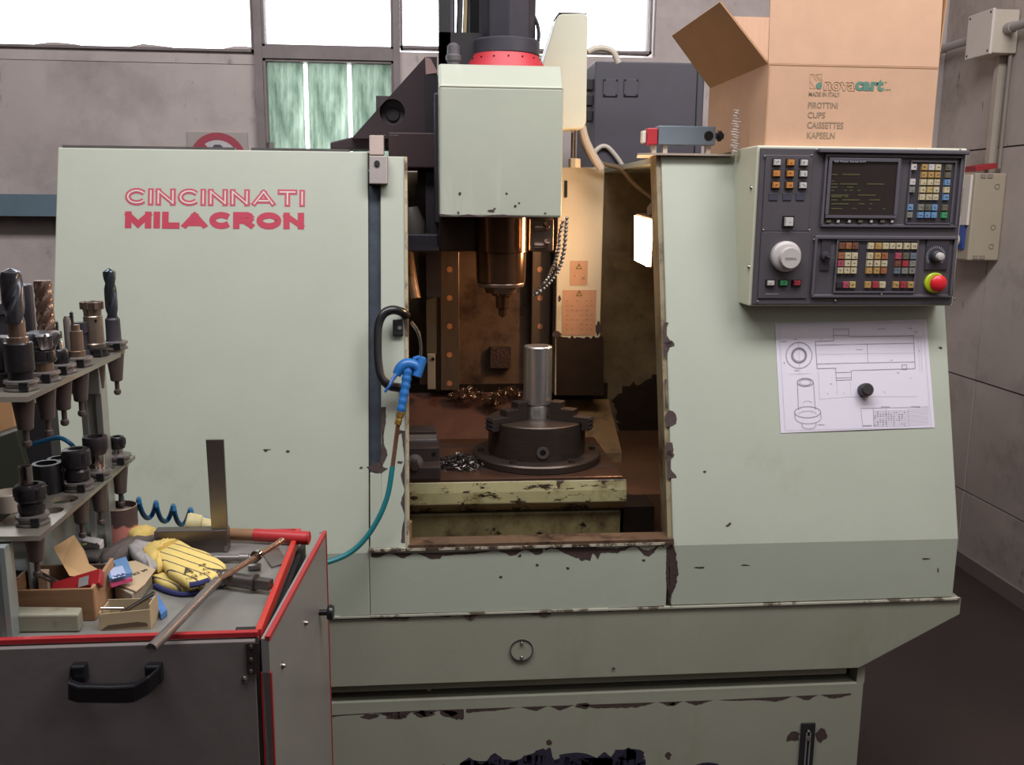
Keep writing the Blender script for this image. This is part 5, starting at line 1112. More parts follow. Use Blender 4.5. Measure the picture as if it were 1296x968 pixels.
        m = MB(); m.lathe(A, U, [(0, .022), (.004, .026), (.018, .026), (.022, .023), (.026, .023)], 30); m.build('neck', BLACKOX, T, smooth=True)
        nut(A+Vector((0, 0, .026)), .0295, .032)
    elif kind == 'tall':
        m = MB(); m.lathe(A, U, [(0, .017), (.004, .0185), (.03, .0185)], 28); m.build('chrome_neck', CHROME, T, smooth=True)
        h1 = zt(px, 552)-A.z-.03; m = MB(); m.lathe(A+Vector((0, 0, .03)), U, [(0, .022), (.01, .0275), (h1-.003, .0275), (h1, .026), (h1, .017), (h1-.01, .016)], 36); m.build('sleeve_body', mat('dark_sleeve', '3a3437', .38, metal=.5), T, smooth=True)
    elif kind == 'nut_small':
        m = MB(); m.lathe(A, U, [(0, .013), (.012, .013)], 24); m.build('neck', CHROME, T, smooth=True)
        h1 = zt(px, 552)-A.z-.012; nut(A+Vector((0, 0, .012)), .0185, h1)
    T.scale = (.8, .8, 1)
    return T
LBS = {'drill_big': 'tool holder with the thickest grey twist drill, front right of the upper shelf', 'face_mill': 'tool holder with a star-shaped insert cutter head, second on the upper shelf edge',
       'small_drill': 'small collet holder with a tiny drill, third along the upper shelf edge', 'collet_drill': 'bronze collet holder with a thin black drill, fourth along the upper shelf edge',
       'boring': 'bronze boring bar holder with a toothed rim, taller than its neighbours', 'long_drill': 'tool holder with a long blue-grey twist drill at the far end of the upper shelf',
       'nut_tube': 'tool holder with a slotted steel tube in its nut, front of the lower shelf', 'nut': 'tool holder with an empty black collet nut in the middle of the lower shelf',
       'tall': 'tool holder with a tall dark sleeve on a chrome neck, lower shelf', 'nut_small': 'tool holder with a small black nut at the far end of the lower shelf'}
for k_, x, y in UP: holder(k_, x, y, UZ, LBS[k_])
for k_, x, y in LO: holder(k_, x, y, LZ_, LBS[k_])
# second row, standing on the shelves behind
def stand(name, label, cat, px, pyb, z, prof, mt, n=28):
    c = at(px, pyb, Z=z); T = thing(name, label, cat, (c.x, c.y, z+.0005)); m = MB(); m.lathe((c.x, c.y, z+.0005), (0, 0, 1), prof, n); m.build(name+'_body', mt, T, smooth=True); return T, c
T, c = stand('end_mill', 'ribbed end mill with spiral teeth rising behind the insert cutter', 'end mill', 63, 466, UZ, [(0, .02), (.02, .02), (.021, .015), (.045, .015)], BLACKOX)
m = MB(); rings = []; L_ = at(60, 355, Y=c.y).z-UZ-.045
for i in range(60):
    f = i/59; rings.append([Vector((c.x+cos(2*pi*j/24)*q, c.y+sin(2*pi*j/24)*q, UZ+.045+L_*f)) for j in range(24) for q in [.0145*(1-.2*max(0, cos(4*(2*pi*j/24)-f*4.2*2*pi)))]])
m.loft(rings); m.build('spiral_cutter', mat('rosy_cutter', 'a08478', .25, metal=.9), T, smooth=True)
T, c = stand('shank_cylinder', 'plain dark cylinder standing behind the thickest twist drill', 'cylinder', 38, 462, UZ, [(0, .02), (.02, .02), (.022, .0145), (at(38, 360, Y=at(38, 462, Z=UZ).y).z-UZ-.002, .0145), (at(38, 360, Y=at(38, 462, Z=UZ).y).z-UZ, .013)], mat('blue_dark_shank', '45444e', .4, metal=.5))
T, c = stand('tool_holder', 'dark tool holder cut by the left picture edge on the upper shelf', 'tool holder', 4, 486, UZ, [(0, .031), (.02, .031), (.022, .022), (.03, .026), (.06, .026), (.075, .02)], BLACKOX); 
T, c = stand('tool_holder', 'dark holder at the left picture edge behind, under a knurled ring', 'tool holder', 6, 462, UZ, [(0, .028), (.02, .028), (.022, .02), (.09, .02), (.092, .026), (.11, .026)], DARKIRON)
T, c = stand('tool_holder', 'short black holder standing beside the thin black drill', 'tool holder', 106, 452, UZ, [(0, .016), (.014, .016), (.015, .009), (.045, .009), (.046, .012), (.065, .012)], DARKIRON)
T, c = stand('tool_holder', 'low dark flange lying between the collet drill and the boring bar', 'tool holder', 108, 447, UZ, [(0, .024), (.012, .024), (.013, .016), (.018, .016)], BLACKOX)
T, c = stand('sleeve', 'black hollow sleeve on the lower shelf, nearer one of the pair', 'sleeve', 62, 622, LZ_, [(0, .0245), (.05, .0245), (.052, .0235), (.052, .017), (.03, .016)], BLACK)
T, c = stand('sleeve', 'black hollow sleeve on the lower shelf, farther one of the pair', 'sleeve', 77, 609, LZ_, [(0, .0205), (.042, .0205), (.044, .0195), (.044, .014), (.03, .013)], BLACK)
T, c = stand('collet_nut', 'small dark nut lying near the far end of the lower shelf', 'nut', 137, 584, LZ_, [(0, .013), (.004, .015), (.012, .015), (.014, .012), (.018, .01), (.018, .006)], BLACKOX)
T, c = stand('plastic_ring', 'pale plastic ring lying on the rack behind the slotted tube holder', 'ring', 12, 646, LZ_, [(0, .02), (.03, .024), (.032, .022), (.02, .018)], PLASTIC)

# ================================================================== THINGS ON THE CART
TZc = CZ-.0115
def c_(px, py, z=TZc): return at(px, py, Z=z)
# try square: flat blade upright, thick stock lying along the cart
sq0 = c_(285, 699); 
Ysq = sq0.y
def sqp(px, py): return at(px, py, Y=Ysq)
a = sqp(196, 697); b = sqp(287, 671)
SQ = thing('try_square', 'large steel try square standing at the back of the cart, blade upright', 'square', (sq0.x-.06, Ysq, TZc))
m = MB(); m.box(a.x, b.x, Ysq, Ysq+.028, TZc, b.z); m.build('stock', mat('square_stock_steel', '6b6260', .32, metal=.8, var=.1), SQ, .0015)
t0, t1 = sqp(259, 558), sqp(281, 558)
m = MB(); m.prism([(t0.x+.002, Ysq+.008, b.z-.02), (b.x-.0, Ysq+.008, b.z-.02), (t1.x+.001, Ysq+.008, t0.z), (t0.x, Ysq+.008, t0.z)], (0, .007, 0)); m.build('blade', mat('square_blade_steel', '837b76', .3, metal=.85, var=.12, ns=4), SQ, .0008)
m = MB(); p = sqp(286, 694); m.obox(p+Vector((.0, .014, 0)), (1, 0, 0), (0, 0, 1), (0, 1, 0), .006, .012, .03); m.build('end_stop', STEEL, SQ)
# mallet
ML = thing('mallet', 'mallet with pale yellow head and red-painted wooden handle behind the try square', 'mallet', c_(330, 690))
hy = cB-.035; zM = TZc+.016
A0 = at(286, 675, Y=hy-.0); A1 = at(322, 676, Y=hy-.01); A2 = at(390, 676, Y=hy-.03)
zc_l = TZc+.0135
m = MB(); m.tube([Vector((A0.x-.03, hy, zc_l+.004)), Vector((A1.x, hy-.01, zc_l+.002))], .0115, 14); m.build('wooden_handle', WOOD, ML, smooth=True)
m = MB(); m.tube([Vector((A1.x, hy-.01, zc_l+.002)), Vector(((A1.x+A2.x)/2, hy-.02, zc_l+.001)), Vector((A2.x-.004, hy-.03, zc_l)), Vector((A2.x, hy-.031, zc_l))], lambda t: .0125+.0015*t if t < .98 else .011, 16); m.build('red_grip', mat('red_grip', 'b02c30', .45), ML, smooth=True)
h0 = at(231, 662, Y=hy+.01); h1 = at(256, 652, Y=hy-.01)
m = MB(); m.lathe(Vector((A0.x+.0, hy, zc_l+.008)), (-1, -.2, .33), [(0, .018), (.014, .02), (.016, .014), (.022, .016), (.05, .017), (.052, .0205), (.075, .0205), (.079, .018)], 28); m.build('mallet_head', mat('yellow_nylon', 'cbbd8c', .5, var=.12, ns=20), ML, smooth=True)
# gloves
def puff(fn, outline, zs, name, mt, par, bump=.0012, seed=2):
    rs = random.Random(seed); m = MB(); n = len(outline); cx_ = sum(p[0] for p in outline)/n; cy_ = sum(p[1] for p in outline)/n; O2 = []
    for i in range(n):
        for j in range(4):
            t = j/4; a, b = outline[i], outline[(i+1) % n]; O2.append((a[0]*(1-t)+b[0]*t, a[1]*(1-t)+b[1]*t))
    P = [fn(x, y) for x, y in O2]; C_ = fn(cx_, cy_); rings = [[p*1.0 for p in P]]
    for f, z in zs: rings.append([C_+(p-C_)*f+Vector((0, 0, z+rs.uniform(-bump, bump))) for p in P])
    m.loft(rings); return m.build(name, mt, par, smooth=True, ang=70)
GL = bpy.data.materials.new('striped_yellow_glove'); GL.use_nodes = True; nt = GL.node_tree; N = nt.nodes; L = nt.links; bs = N['Principled BSDF']; bs.inputs['Roughness'].default_value = .85
tc = N.new('ShaderNodeTexCoord'); mp = N.new('ShaderNodeMapping'); mp.inputs['Rotation'].default_value = (0, 0, radians(-50)); wv = N.new('ShaderNodeTexWave'); wv.inputs['Scale'].default_value = 15; wv.inputs['Distortion'].default_value = 0
cr = N.new('ShaderNodeValToRGB'); cr.color_ramp.elements[0].position = .93; cr.color_ramp.elements[1].position = .97; cr.color_ramp.elements[0].color = lin('d8bf72'); cr.color_ramp.elements[1].color = lin('5a5048')
L.new(tc.outputs['Object'], mp.inputs[0]); L.new(mp.outputs[0], wv.inputs[0]); L.new(wv.outputs['Fac'], cr.inputs[0]); L.new(cr.outputs[0], bs.inputs['Base Color'])
GREYG = mat('grey_glove_cuff', 'a09a98', .9, var=.15, ns=30, bump=.5, bs=60); YEL = mat('yellow_glove_rib', 'cdb267', .9, var=.2, ns=25, bump=.8, bs=50); NAVY = mat('navy_glove_hem', '262a5a', .8)
G1 = thing('work_glove', 'yellow work glove with thin black stripes and a printed letter, lying on the other', 'glove', c_(225, 735), 'yellow gloves on the cart')
zt_g = .030
def gtop(px, py, z=TZc+zt_g): return at(px, py, Z=z)
pl_ = [(203, 716), (197, 707), (226, 690), (243, 700), (262, 706), (279, 716), (286, 722), (282, 731), (262, 742), (240, 746), (214, 731)]
def gb(px, py): return at(px, py, Z=TZc+.016)
puff(gb, pl_, [(1.02, .005), (.99, .011), (.9, .0145), (.5, .0155), (.1, .0155)], 'palm', GL, G1, .0004)
puff(gb, [(196, 708), (206, 722), (200, 725), (188, 716), (180, 704), (186, 697), (206, 691), (219, 689), (226, 691)], [(1.03, .006), (.98, .013), (.8, .018), (.3, .020)], 'gathered_wrist', YEL, G1, .002)
puff(gb, [(200, 724), (188, 717), (181, 706), (184, 698), (194, 694), (172, 690), (162, 697), (168, 708), (176, 716), (190, 725)], [(1.04, .006), (.97, .012), (.75, .016), (.3, .017)], 'cuff', GREYG, G1, .002)
m = MB(); m.tube([gb(240, 746)+Vector((0, 0, .008)), gb(252, 744)+Vector((0, 0, .008)), gb(264, 740)+Vector((0, 0, .008))], .0055, 8); m.build('hem', NAVY, G1, smooth=True)
zt2_ = TZc+.016+.0165
for s_, px, py, sz, wd in (('A', 233, 726, .040, .0165), ('CE', 243, 731, .017, .010), ('EN 388', 252, 716, .010, .012), ('4121', 257, 721, .011, .012), ('2131X', 253, 727, .010, .018)):
    text(s_, 'glove_print', mat('glove_ink', '3c352c', .8), G1, at(px, py, Z=zt2_+.0012), (1, .45, 0), (-.45, 1, 0), sz, wid=wd, bold=.0002)
m = MB(); c9 = at(239, 732, Z=zt2_)
for i in range(5):
    q0, q1 = 2*pi*i/5, 2*pi*(i+.55)/5; A, B = c9+Vector((cos(q0), sin(q0), 0))*.0045, c9+Vector((cos(q1), sin(q1), 0))*.0045; m.obox((A+B)/2, B-A, (0, 0, 1), (B-A).cross(Vector((0, 0, 1))), (B-A).length+.001, .0004, .0009)
m.build('glove_emblem', mat('glove_ink', '3c352c', .8), G1)
G2 = thing('work_glove', 'yellow work glove underneath, with dark folded cuff and navy hem', 'glove', c_(220, 742), 'yellow gloves on the cart')
puff(c_, [(190, 725), (214, 722), (262, 730), (272, 740), (250, 748), (228, 750), (205, 745), (192, 736)], [(1.01, .004), (.98, .010), (.85, .013), (.4, .0135)], 'palm', GL, G2, .0006, 4)
puff(c_, [(128, 716), (140, 703), (156, 694), (172, 688), (196, 684), (206, 690), (190, 700), (176, 704), (160, 712), (146, 718)], [(1.02, .008), (.95, .018), (.7, .025), (.3, .028)], 'folded_cuff', mat('dark_grey_cuff', '5d5450', .9, var=.3, ns=14, bump=.5, bs=40), G2, .002, 5)
puff(c_, [(160, 692), (172, 686), (188, 684), (200, 688), (186, 694), (170, 697)], [(1.0, .022), (.9, .034), (.5, .038)], 'ribbed_edge', YEL, G2, .001, 6)
m = MB(); m.tube([c_(196, 741, TZc+.004), c_(212, 748, TZc+.004), c_(232, 752, TZc+.004), c_(252, 749, TZc+.004)], .0045, 8); m.build('hem', NAVY, G2, smooth=True)
# T-handle chuck key
CK = thing('chuck_key', 'long steel T-handle chuck key lying across the cart, overhanging the front edge', 'wrench', c_(275, 745))
kz = TZc+.0165
K0 = at(197, 815, Z=kz+.012); KM = at(275, 735, Z=kz+.014); K1 = at(356, 684, Z=kz+.016)
Kd = (K1-K0).normalized()
m = MB(); m.tube([K0, K0+Kd*.003, KM-Kd*.001], lambda t: .0082 if t > .03 else .006, 16); plabel(m.build('handle_bar', DULL, CK, smooth=True), 'thicker grey half of the bar')
m = MB(); m.tube([KM, K1-Kd*.012, K1-Kd*.010, K1], lambda t: .0055, 14); plabel(m.build('handle_bar', mat('rosy_polished_steel', 'b08f7e', .25, metal=.95), CK, smooth=True), 'thinner rosy half of the bar')
p = at(325, 703, Z=kz+.016); m = MB(); m.lathe(p-Kd*.005, Kd, [(0, .006), (0, .0105), (.009, .0105), (.009, .006)], 20); m.build('bar_collar', CHROME, CK, smooth=True)
b0 = at(261, 728, Z=kz); b1 = at(343, 740, Z=kz); Bd = (b1-b0); Bd.z = 0; BL = Bd.length; Bd.normalize(); b0.z = kz
m = MB(); m.lathe(b0, Bd, [(0, .0125), (.002, .0145), (.03, .0145), (.032, .012), (.036, .0155), (.040, .0155), (.044, .0125), (BL*.72, .0125), (BL*.73, .015), (BL*.77, .015), (BL*.78, .011)], 24); m.build('key_body', mat('worn_key_steel', '66605d', .4, metal=.85, var=.2), CK, smooth=True)
q = b0+Bd*(BL*.89); m = MB(); m.obox(q, Bd, Bd.cross(Vector((0, 0, 1))), (0, 0, 1), BL*.22, .017, .017); m.build('square_end', mat('worn_key_steel', '5e5855'), CK, .001)
# second wrench behind
SWN = thing('socket_extension', 'dark socket extension bar lying behind the chuck key, in front of the square', 'wrench', c_(300, 712))
b0 = c_(266, 706, TZc+.009); b1 = c_(326, 706, TZc+.009)
m = MB(); Bd = (b1-b0); BL = Bd.length; m.lathe(b0, Bd, [(0, .006), (BL*.62, .006), (BL*.63, .009), (BL*.82, .009), (BL*.83, .0065), (BL*.9, .0065), (BL*.91, .0088), (BL, .0088)], 18); m.build('extension_bar', DULL, SWN, smooth=True)
m = MB(); q = c_(323, 717, TZc+.0065); m.lathe(q-Vector((.012, 0, 0)), (1, 0, 0), [(0, .0064), (.022, .0064)], 18); tag(m.build('steel_stub', DULL, smooth=True), 'short steel stub lying between the chuck key and the square plate', 'stub')
m = MB(); P = [c_(*q) for q in ((333, 703), (352, 694), (365, 713), (344, 719))]; m.prism(P, (0, 0, .003)); tag(m.build('steel_plate', mat('thin_plate_steel', '7c7772', .3, metal=.7)), 'small square steel plate lying near the right edge of the cart', 'plate')
# tin can
cc_ = c_(154, 688); CAN = thing('tin_can', 'open tin can with worn pink paint at the rear of the cart', 'can', (cc_.x, cc_.y, TZc))
ct = at(152, 640, Y=cc_.y).z; cr_ = (at(175, 660, Y=cc_.y).x-at(131, 660, Y=cc_.y).x)/2
PK = bpy.data.materials.new('worn_pink_tin'); PK.use_nodes = True; nt = PK.node_tree; N = nt.nodes; L = nt.links; b_ = N['Principled BSDF']; b_.inputs['Roughness'].default_value = .5
tc = N.new('ShaderNodeTexCoord'); sx2 = N.new('ShaderNodeSeparateXYZ'); no = N.new('ShaderNodeTexNoise'); no.inputs['Scale'].default_value = 50; no.inputs['Detail'].default_value = 6; ma = N.new('ShaderNodeMath'); ma.operation = 'MULTIPLY_ADD'; ma.inputs[1].default_value = .045; 
L.new(tc.outputs['Object'], sx2.inputs[0]); L.new(tc.outputs['Object'], no.inputs[0]); L.new(no.outputs[0], ma.inputs[0]); L.new(sx2.outputs['Z'], ma.inputs[2])
cr = N.new('ShaderNodeValToRGB'); cr.color_ramp.elements[0].position = .026; cr.color_ramp.elements[1].position = .031; cr.color_ramp.elements[0].color = lin('c07a70'); cr.color_ramp.elements[1].color = lin('4e3c3c')
L.new(ma.outputs[0], cr.inputs[0]); L.new(cr.outputs[0], b_.inputs['Base Color'])
m = MB(); m.lathe((cc_.x, cc_.y, TZc), (0, 0, 1), [(0, cr_-.001), (.001, cr_), (ct-TZc, cr_), (ct-TZc, cr_-.0015), (.004, cr_-.0015), (.004, .001)], 40, False); m.build('can_wall', PK, CAN, smooth=True)
m = MB(); m.torus((cc_.x, cc_.y, ct), (0, 0, 1), cr_-.0005, .0012, 36, 6); m.build('can_rim', mat('tan_rim', '9a8470', .4, metal=.4), CAN, smooth=True)
m = MB(); m.lathe((cc_.x, cc_.y, ct-.014), (0, 0, 1), [(0, cr_-.003), (.003, cr_-.003)], 30); m.build('can_content', mat('metal_bits', '7b6f68', .5, var=.4, ns=60, bump=.8), CAN)
# tube of cream, card, box and contents
def slab(name, label, cat, quad, h, mt, z=TZc, lift=0, bev=.0015):
    m = MB(); P = [at(x, y, Z=z) for x, y in quad]; m.prism(P, (0, 0, h)); o = m.build(name, mt, bevel=bev); o.location.z += lift; return tag(o, label, cat)
gt = thing('small_carton', 'small white carton with black and yellow print beside the tin can', 'carton', c_(118, 700))
m = MB(); m.prism([c_(102, 693, TZc+.012), c_(127, 699, TZc+.012), c_(132, 692, TZc+.012), c_(106, 686, TZc+.012)], (0, 0, .016)); m.build('carton_body', WHITE, gt, .0015)
m = MB(); 
for i in range(3):
    a = at(112+i*5, 688.5, Z=TZc+.0285); m.obox(a, (1, .2, 0), (-.2, 1, 0), (0, 0, 1), .004, .010, .0006)
m.build('carton_print', INKD, gt)
a = at(107, 688.5, Z=TZc+.0285); m = MB(); m.obox(a, (1, .2, 0), (-.2, 1, 0), (0, 0, 1), .008, .008, .0005); m.build('yellow_print', mat('yellow_ink', 'd8cf6a', .6), gt)
slab('steel_tray', 'thin grey steel plate lying under the small white carton', 'plate', [(88, 706), (140, 706), (158, 688), (112, 686)], .006, DULL)
slab('grease_rag', 'dark crumpled rag lying behind the wooden box', 'rag', [(80, 716), (125, 716), (132, 704), (92, 703)], .012, mat('dark_rag', '4a4542', .9, var=.4, ns=40, bump=1), lift=.006, bev=.004)
BXp = [c_(8, 795), c_(124, 795)]
WB = thing('wooden_box', 'worn brown open box holding the red case and tan card, front left of cart', 'box', c_(66, 790))
yb = c_(100, 786).y; bw0 = at(4, 780, Y=yb).x; bw1 = at(120, 780, Y=yb).x; bh = at(80, 746, Y=yb).z; yd = yb+.105
m = MB(); m.box(bw0, bw1, yb, yb+.006, TZc, bh); m.build('box_front', WOOD, WB, .001)
m = MB(); m.prism([(bw1-.006, yb+.006, TZc), (bw1-.006, yb+.006, bh), (bw1-.006, yd, bh+.012), (bw1-.006, yd, TZc)], (.006, 0, 0)); m.build('box_side', mat('tan_cardboard_side', 'a5805f', .8, var=.1), WB, .001)
m = MB(); m.box(bw0, bw0+.006, yb+.006, yd, TZc, bh); m.build('box_side', WOOD, WB)
m = MB(); m.box(bw0, bw1, yd, yd+.005, TZc, bh); m.build('box_back', mat('dark_box_back', '5c4636', .8), WB)
m = MB(); m.box(bw0+.006, bw1-.006, yb+.006, yd, TZc, TZc+.004); m.build('box_bottom', WOOD, WB)
def obj_box(name, label, cat, c, u, n, lu, lv, lw, mt, bev=.001):   # oriented box: u length dir, n thickness dir
    m = MB(); u = Vector(u).normalized(); n = Vector(n).normalized(); v = n.cross(u); m.obox(c, u, v, n, lu, lw, lv); o = m.build(name, mt, bevel=bev)
    if label: tag(o, label, cat)
    return o
RC = thing('red_case', 'long red case with a grey label leaning out of the wooden box', 'case', at(100, 738, Y=yb+.05))
A = at(68, 749, Y=yb+.045); B = at(129, 731, Y=yb+.03); u = (B-A).normalized(); n_ = Vector((-.1, -.7, .7)).normalized(); v = n_.cross(u)
m = MB(); m.obox((A+B)/2, u, v, n_, (B-A).length, .026, .018); m.build('case_body', RED, RC, .001)
m = MB(); m.obox(at(107, 737, Y=yb+.022)+n_*.004, u, v, n_, .018, .016, .001); m.build('case_label', mat('grey_label', '8a8583', .6), RC)
P = [at(x, y, Y=yy) for x, y, yy in ((67, 693, yb+.13), (94, 677, yb+.16), (107, 697, yb+.12), (113, 714, yb+.09), (126, 722, yb+.07), (112, 731, yb+.06), (88, 729, yb+.06), (78, 712, yb+.1))]
m = MB(); m.prism(P, (.0003, -.0006, .0006)); tag(m.build('tan_card', mat('tan_card', 'c09a6e', .8, var=.05)), 'bent piece of tan card sticking up out of the wooden box', 'card')
slab('black_case', 'black plastic case lying in the wooden box at its left end', 'case', [(12, 760), (44, 760), (50, 744), (20, 744)], .05, BLACKM, lift=.004)
slab('paper_stack', 'small stack of folded tan paper beside the black case in the box', 'paper', [(50, 762), (63, 762), (66, 752), (54, 752)], .045, mat('tan_paper', 'b59a80', .8, stretch=(1, 1, 30), var=.2, ns=8), lift=.004)
m = MB(); a = at(50, 724, Y=yb+.07); b = at(78, 738, Y=yb+.05); m.obox((a+b)/2, b-a, (0, 1, .3), (0, -.3, 1), (b-a).length, .005, .002); a = at(46, 728, Y=yb+.08); b = at(70, 738, Y=yb+.06); m.obox((a+b)/2, b-a, (0, 1, .3), (0, -.3, 1), (b-a).length, .004, .002); tag(m.build('steel_rule', STEEL), 'thin steel strips sticking out of the wooden box', 'rule')
GB = slab('grinding_block', 'pale greenish grinding block lying at the front left corner of the cart', 'block', [(3, 801), (101, 800), (106, 790), (20, 789)], .030, mat('greenish_block', '8f8c7a', .6, var=.08, dirt=[('6a5a44', .55, .75, 20)]), bev=.003)
# paper packet, blue boxes, carton with pins
PP = thing('paper_packet', 'tan printed paper packet lying behind the open small carton', 'packet', c_(172, 762))
zq_ = TZc+.024
m = MB(); P = [at(x, y, Z=zq_) for x, y in ((141, 738), (172, 750), (183, 741), (197, 722), (172, 711), (150, 714))]; m.prism([p+Vector((0, 0, 0)) for p in P], (0, 0, .003)); m.build('packet_top', mat('packet_tan', 'b8a284', .8, var=.06), PP, .001)
m = MB(); P = [at(x, y, Z=TZc+.001) for x, y in ((146, 757), (168, 768), (180, 757), (193, 738), (172, 728), (152, 732))]; m.prism(P, (0, 0, .0225)); m.build('packet_body', mat('packet_grey', '9c9080', .8, var=.12, ns=20), PP, .001)
text('RT 39', 'packet_print', mat('packet_ink', '4f4438', .8), PP, at(170, 728, Z=zq_+.0035), (.6, .8, 0), (-.8, .6, 0), .012, bold=.0003)
BB = thing('blue_case', 'small blue plastic case with dark letters and a pink edge on the packet', 'case', at(149, 735, Z=TZc+.04))
P = [at(x, y, Z=TZc+.041) for x, y in ((139, 738), (168, 730), (160, 710), (131, 719))]; m = MB(); m.prism(P, (0, 0, .009)); m.build('case_body', BLUEL, BB, .001)
a, b = at(140, 741, Z=TZc+.038), at(167, 733, Z=TZc+.038); m = MB(); m.obox((a+b)/2, b-a, (0, 0, 1), (b-a).cross(Vector((0, 0, 1))), (b-a).length, .006, .004); m.build('pink_edge', mat('pink_plastic', 'd04f7c', .5), BB)
m = MB(); P = [at(x, y, Z=TZc+.0503) for x, y in ((142, 733), (160, 728), (155, 716), (138, 720))]; m.prism(P, (0, 0, .0006)); m.build('case_window', mat('pale_blue_label', 'a9b6d6', .6), BB)
a = at(146, 731, Z=TZc+.051); u = (at(160, 727, Z=TZc+.051)-a).normalized(); text('VIA', 'case_print', mat('navy_print', '2a3566', .6), BB, a+Vector((0, 0, .0003)), u, (-u.y, u.x, 0), .013, bold=.0006)
OC = thing('small_open_carton', 'torn open kraft carton holding steel pins, nearest the front trim', 'carton', c_(158, 797))
yq = c_(158, 797).y; x0, x1 = at(126, 795, Y=yq).x, at(191, 795, Y=yq).x; zq1 = at(158, 775, Y=yq).z; yq2 = yq+.045
KR = mat('kraft_card', 'b3a080', .85, var=.08, ns=20); KRD = mat('kraft_card_dark', '5e4c3a', .85)
m = MB(); m.prism([(x0, yq, TZc), (x1, yq, TZc), (x1, yq, zq1+.004), (x0+.003, yq, zq1-.002)], (0, .0015, 0)); m.build('carton_front', KR, OC)
m = MB(); m.prism([(x0+.002, yq-.0006, TZc+.001), (x1-.004, yq-.0006, TZc+.006), (x1-.006, yq-.0006, TZc+.011), (x1-.02, yq-.0006, TZc+.013), (x0+.014, yq-.0006, TZc+.009)], (0, .0004, 0)); m.build('dark_tear', KRD, OC)
m = MB(); m.box(x0, x0+.0015, yq+.0015, yq2, TZc, zq1); m.build('carton_side', KR, OC); m = MB(); m.box(x1-.0015, x1, yq+.0015, yq2, TZc, zq1+.012); m.build('carton_side', KR, OC)
m = MB(); m.box(x0, x1, yq2, yq2+.0015, TZc, zq1+.003); m.build('carton_back', KR, OC); m = MB(); m.box(x0+.0015, x1-.0015, yq+.0015, yq2, TZc, TZc+.0015); m.build('carton_bottom', KRD, OC)
m = MB(); a = Vector((x0+.02, yq+.022, TZc+.014)); b = Vector((x1-.001, yq+.038, zq1+.016)); m.tube([a, b], .0035, 12, False); tag(m.build('steel_pin', CHROME, smooth=True), 'polished steel pin leaning in the torn carton', 'pin')
m = MB(); a = Vector((x0-.0, yq+.012, zq1+.003)); b = Vector((x0+.034, yq+.014, zq1+.001)); m.tube([a, b], .002, 10, False); tag(m.build('steel_pin', STEEL, smooth=True), 'short thin pin lying on the left rim of the torn carton', 'pin')
P = [c_(204, 785), c_(212, 779), c_(199, 757), c_(190, 760)]; m = MB(); m.prism(P, (0, 0, .011)); BE = m.build('blue_block', mat('blue_block', '4773ad', .45), bevel=.001); tag(BE, 'oblong blue plastic block lying right of the torn carton', 'block')
# ---- coiled hose and loop hose
m = MB(); P = []
for i in range(0, 6*14+1):
    f = i/(6*14); x = 128+f*130; ph = 2*pi*6*f; yy = 630+f*26
    c0 = at(x, yy+3, Y=1.96); P.append(c0+Vector((.012*sin(ph)*.6, .03*cos(ph+1), .027*sin(ph))))
m.tube(P, .0052, 8, False); tag(m.build('coiled_air_hose', BLUEH, smooth=True), 'blue coiled air hose hanging behind the rear edge of the cart', 'hose')
m = MB(); m.tube([at(40, 562, Y=1.8), at(62, 556, Y=1.8), at(76, 554, Y=1.8), at(90, 562, Y=1.8), at(97, 574, Y=1.82), at(100, 596, Y=1.86), at(112, 612, Y=1.9), at(128, 628, Y=1.95)], .0042, 10); tag(m.build('air_hose_loop', mat('blue_bright_hose', '2f7fb8', .35), smooth=True), 'bright blue hose looping behind the lower shelf of the tool rack', 'hose')
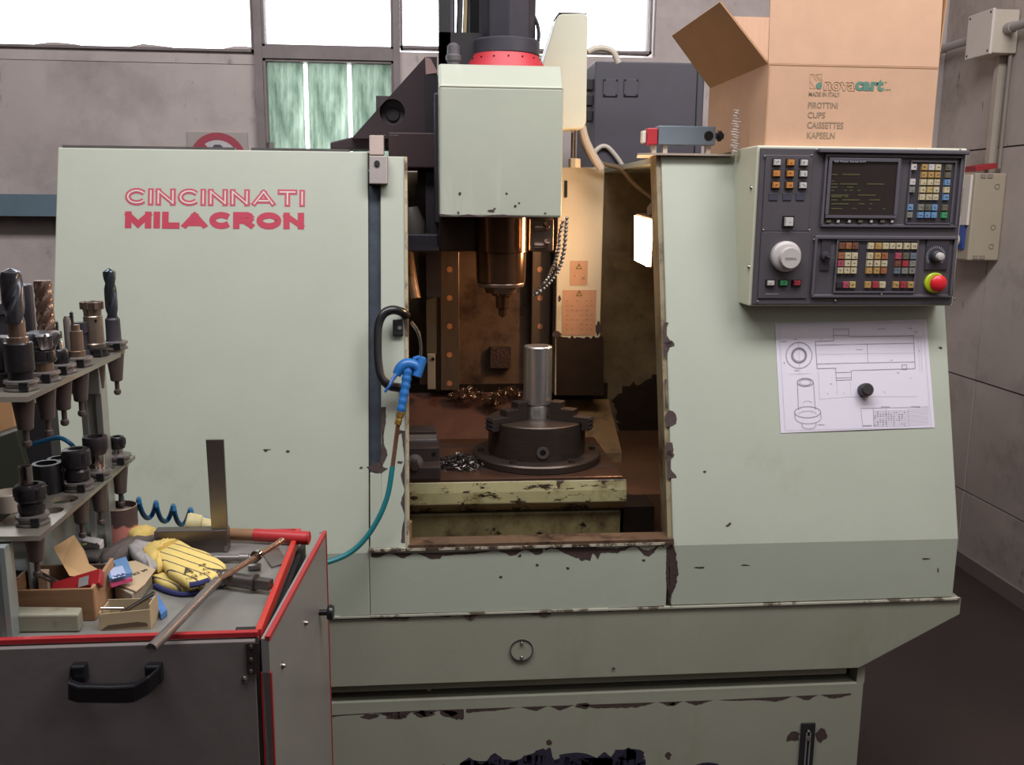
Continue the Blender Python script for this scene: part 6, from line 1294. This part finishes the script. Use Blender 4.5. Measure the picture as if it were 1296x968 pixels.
# ---- things behind the rack at the far left
FB_ = thing('floor_bin', 'dark olive metal bin with sloping lid far left behind the rack', 'bin', (-1.08, 2.0, 0))
Yb_ = 1.98
a = at(-60, 572, Y=Yb_); b = at(20, 545, Y=Yb_); c = at(36, 600, Y=Yb_)
m = MB(); m.prism([(a.x, Yb_, .0), (c.x, Yb_, .0), (c.x, Yb_, c.z), (b.x, Yb_, b.z), (a.x, Yb_, a.z)], (0, .12, 0)); m.build('bin_body', mat('dark_olive_metal', '35362c', .5), FB_, .002)
PO = thing('dark_post', 'black upright post beside the left edge of the milling machine', 'post', (at(48, 560, Y=2.0).x, 2.02, 0))
a = at(36, 600, Y=2.0); b = at(62, 533, Y=2.0); m = MB(); m.box(a.x+.001, b.x, 2.0, 2.05, 0, b.z+.04); m.build('post_body', BLACKM, PO)
a = at(-40, 570, Y=2.04); b = at(15, 505, Y=2.12); m = MB(); m.box(a.x-.1, b.x, 2.12, 2.135, 0, b.z); m2 = m.build('wooden_board', mat('pine_board', 'b0835c', .7, stretch=(10, 1, 1)), bevel=.002); tag(m2, 'brown wooden board standing behind the dark bin at the far left', 'board')
a = at(15, 545, Y=2.14); b = at(22, 505, Y=2.14); m = MB(); m.box(a.x, b.x+.02, 2.137, 2.145, 0, b.z); tag(m.build('white_panel', WHITE), 'narrow white panel next to the wooden board at the far left', 'panel')

# ---- take joined repeats apart: each screw, bolt, foot is an object of its own; only marks too small to pick apart stay joined
def split_loose(o, name):
    bm = bmesh.new(); bm.from_mesh(o.data); seen = set(); isl = []
    for v in bm.verts:
        if v in seen: continue
        st = [v]; comp = []; seen.add(v)
        while st:
            a = st.pop(); comp.append(a)
            for e in a.link_edges:
                b = e.other_vert(a)
                if b not in seen: seen.add(b); st.append(b)
        isl.append(comp)
    for comp in isl:
        idx = {v: i for i, v in enumerate(comp)}; c = sum((v.co for v in comp), Vector())/len(comp)
        fs = {f for v in comp for f in v.link_faces}
        me = bpy.data.meshes.new(name); me.from_pydata([v.co-c for v in comp], [], [[idx[v] for v in f.verts] for f in fs])
        for mt in o.data.materials: me.materials.append(mt)
        n = bpy.data.objects.new(name, me); COL.objects.link(n); n.parent = o.parent; n.location = o.location+c
    bm.free(); bpy.data.objects.remove(o)
JOINED = {'panel_screws': 'panel_screw', 'cover_screws': 'cover_screw', 'hatch_screws': 'hatch_screw', 'flange_screws': 'flange_screw', 'levelling_foot': 'levelling_foot',
          'flange_bolts': 'flange_bolt', 'switch_feet': 'switch_foot', 'knockout_ring': 'knockout_ring', 'lid_catch': 'lid_catch', 'side_connectors': 'side_connector', 'top_seam_strip': 'top_seam_strip', 'switch_key': 'switch_key'}
for o in list(bpy.data.objects):
    if o.type != 'MESH': continue
    b = o.name.split('.')[0]
    if b in JOINED: split_loose(o, JOINED[b])
    elif b in ('chipped_paint', 'plate_print', 'screen_text', 'nut_slots', 'drawn_lines', 'dimension_lines', 'printed_notes', 'jaw_teeth', 'chip_crumbs', 'dial_scale', 'glove_emblem', 'carton_print', 'peeled_patch', 'paint_stain'): o['kind'] = 'stuff'
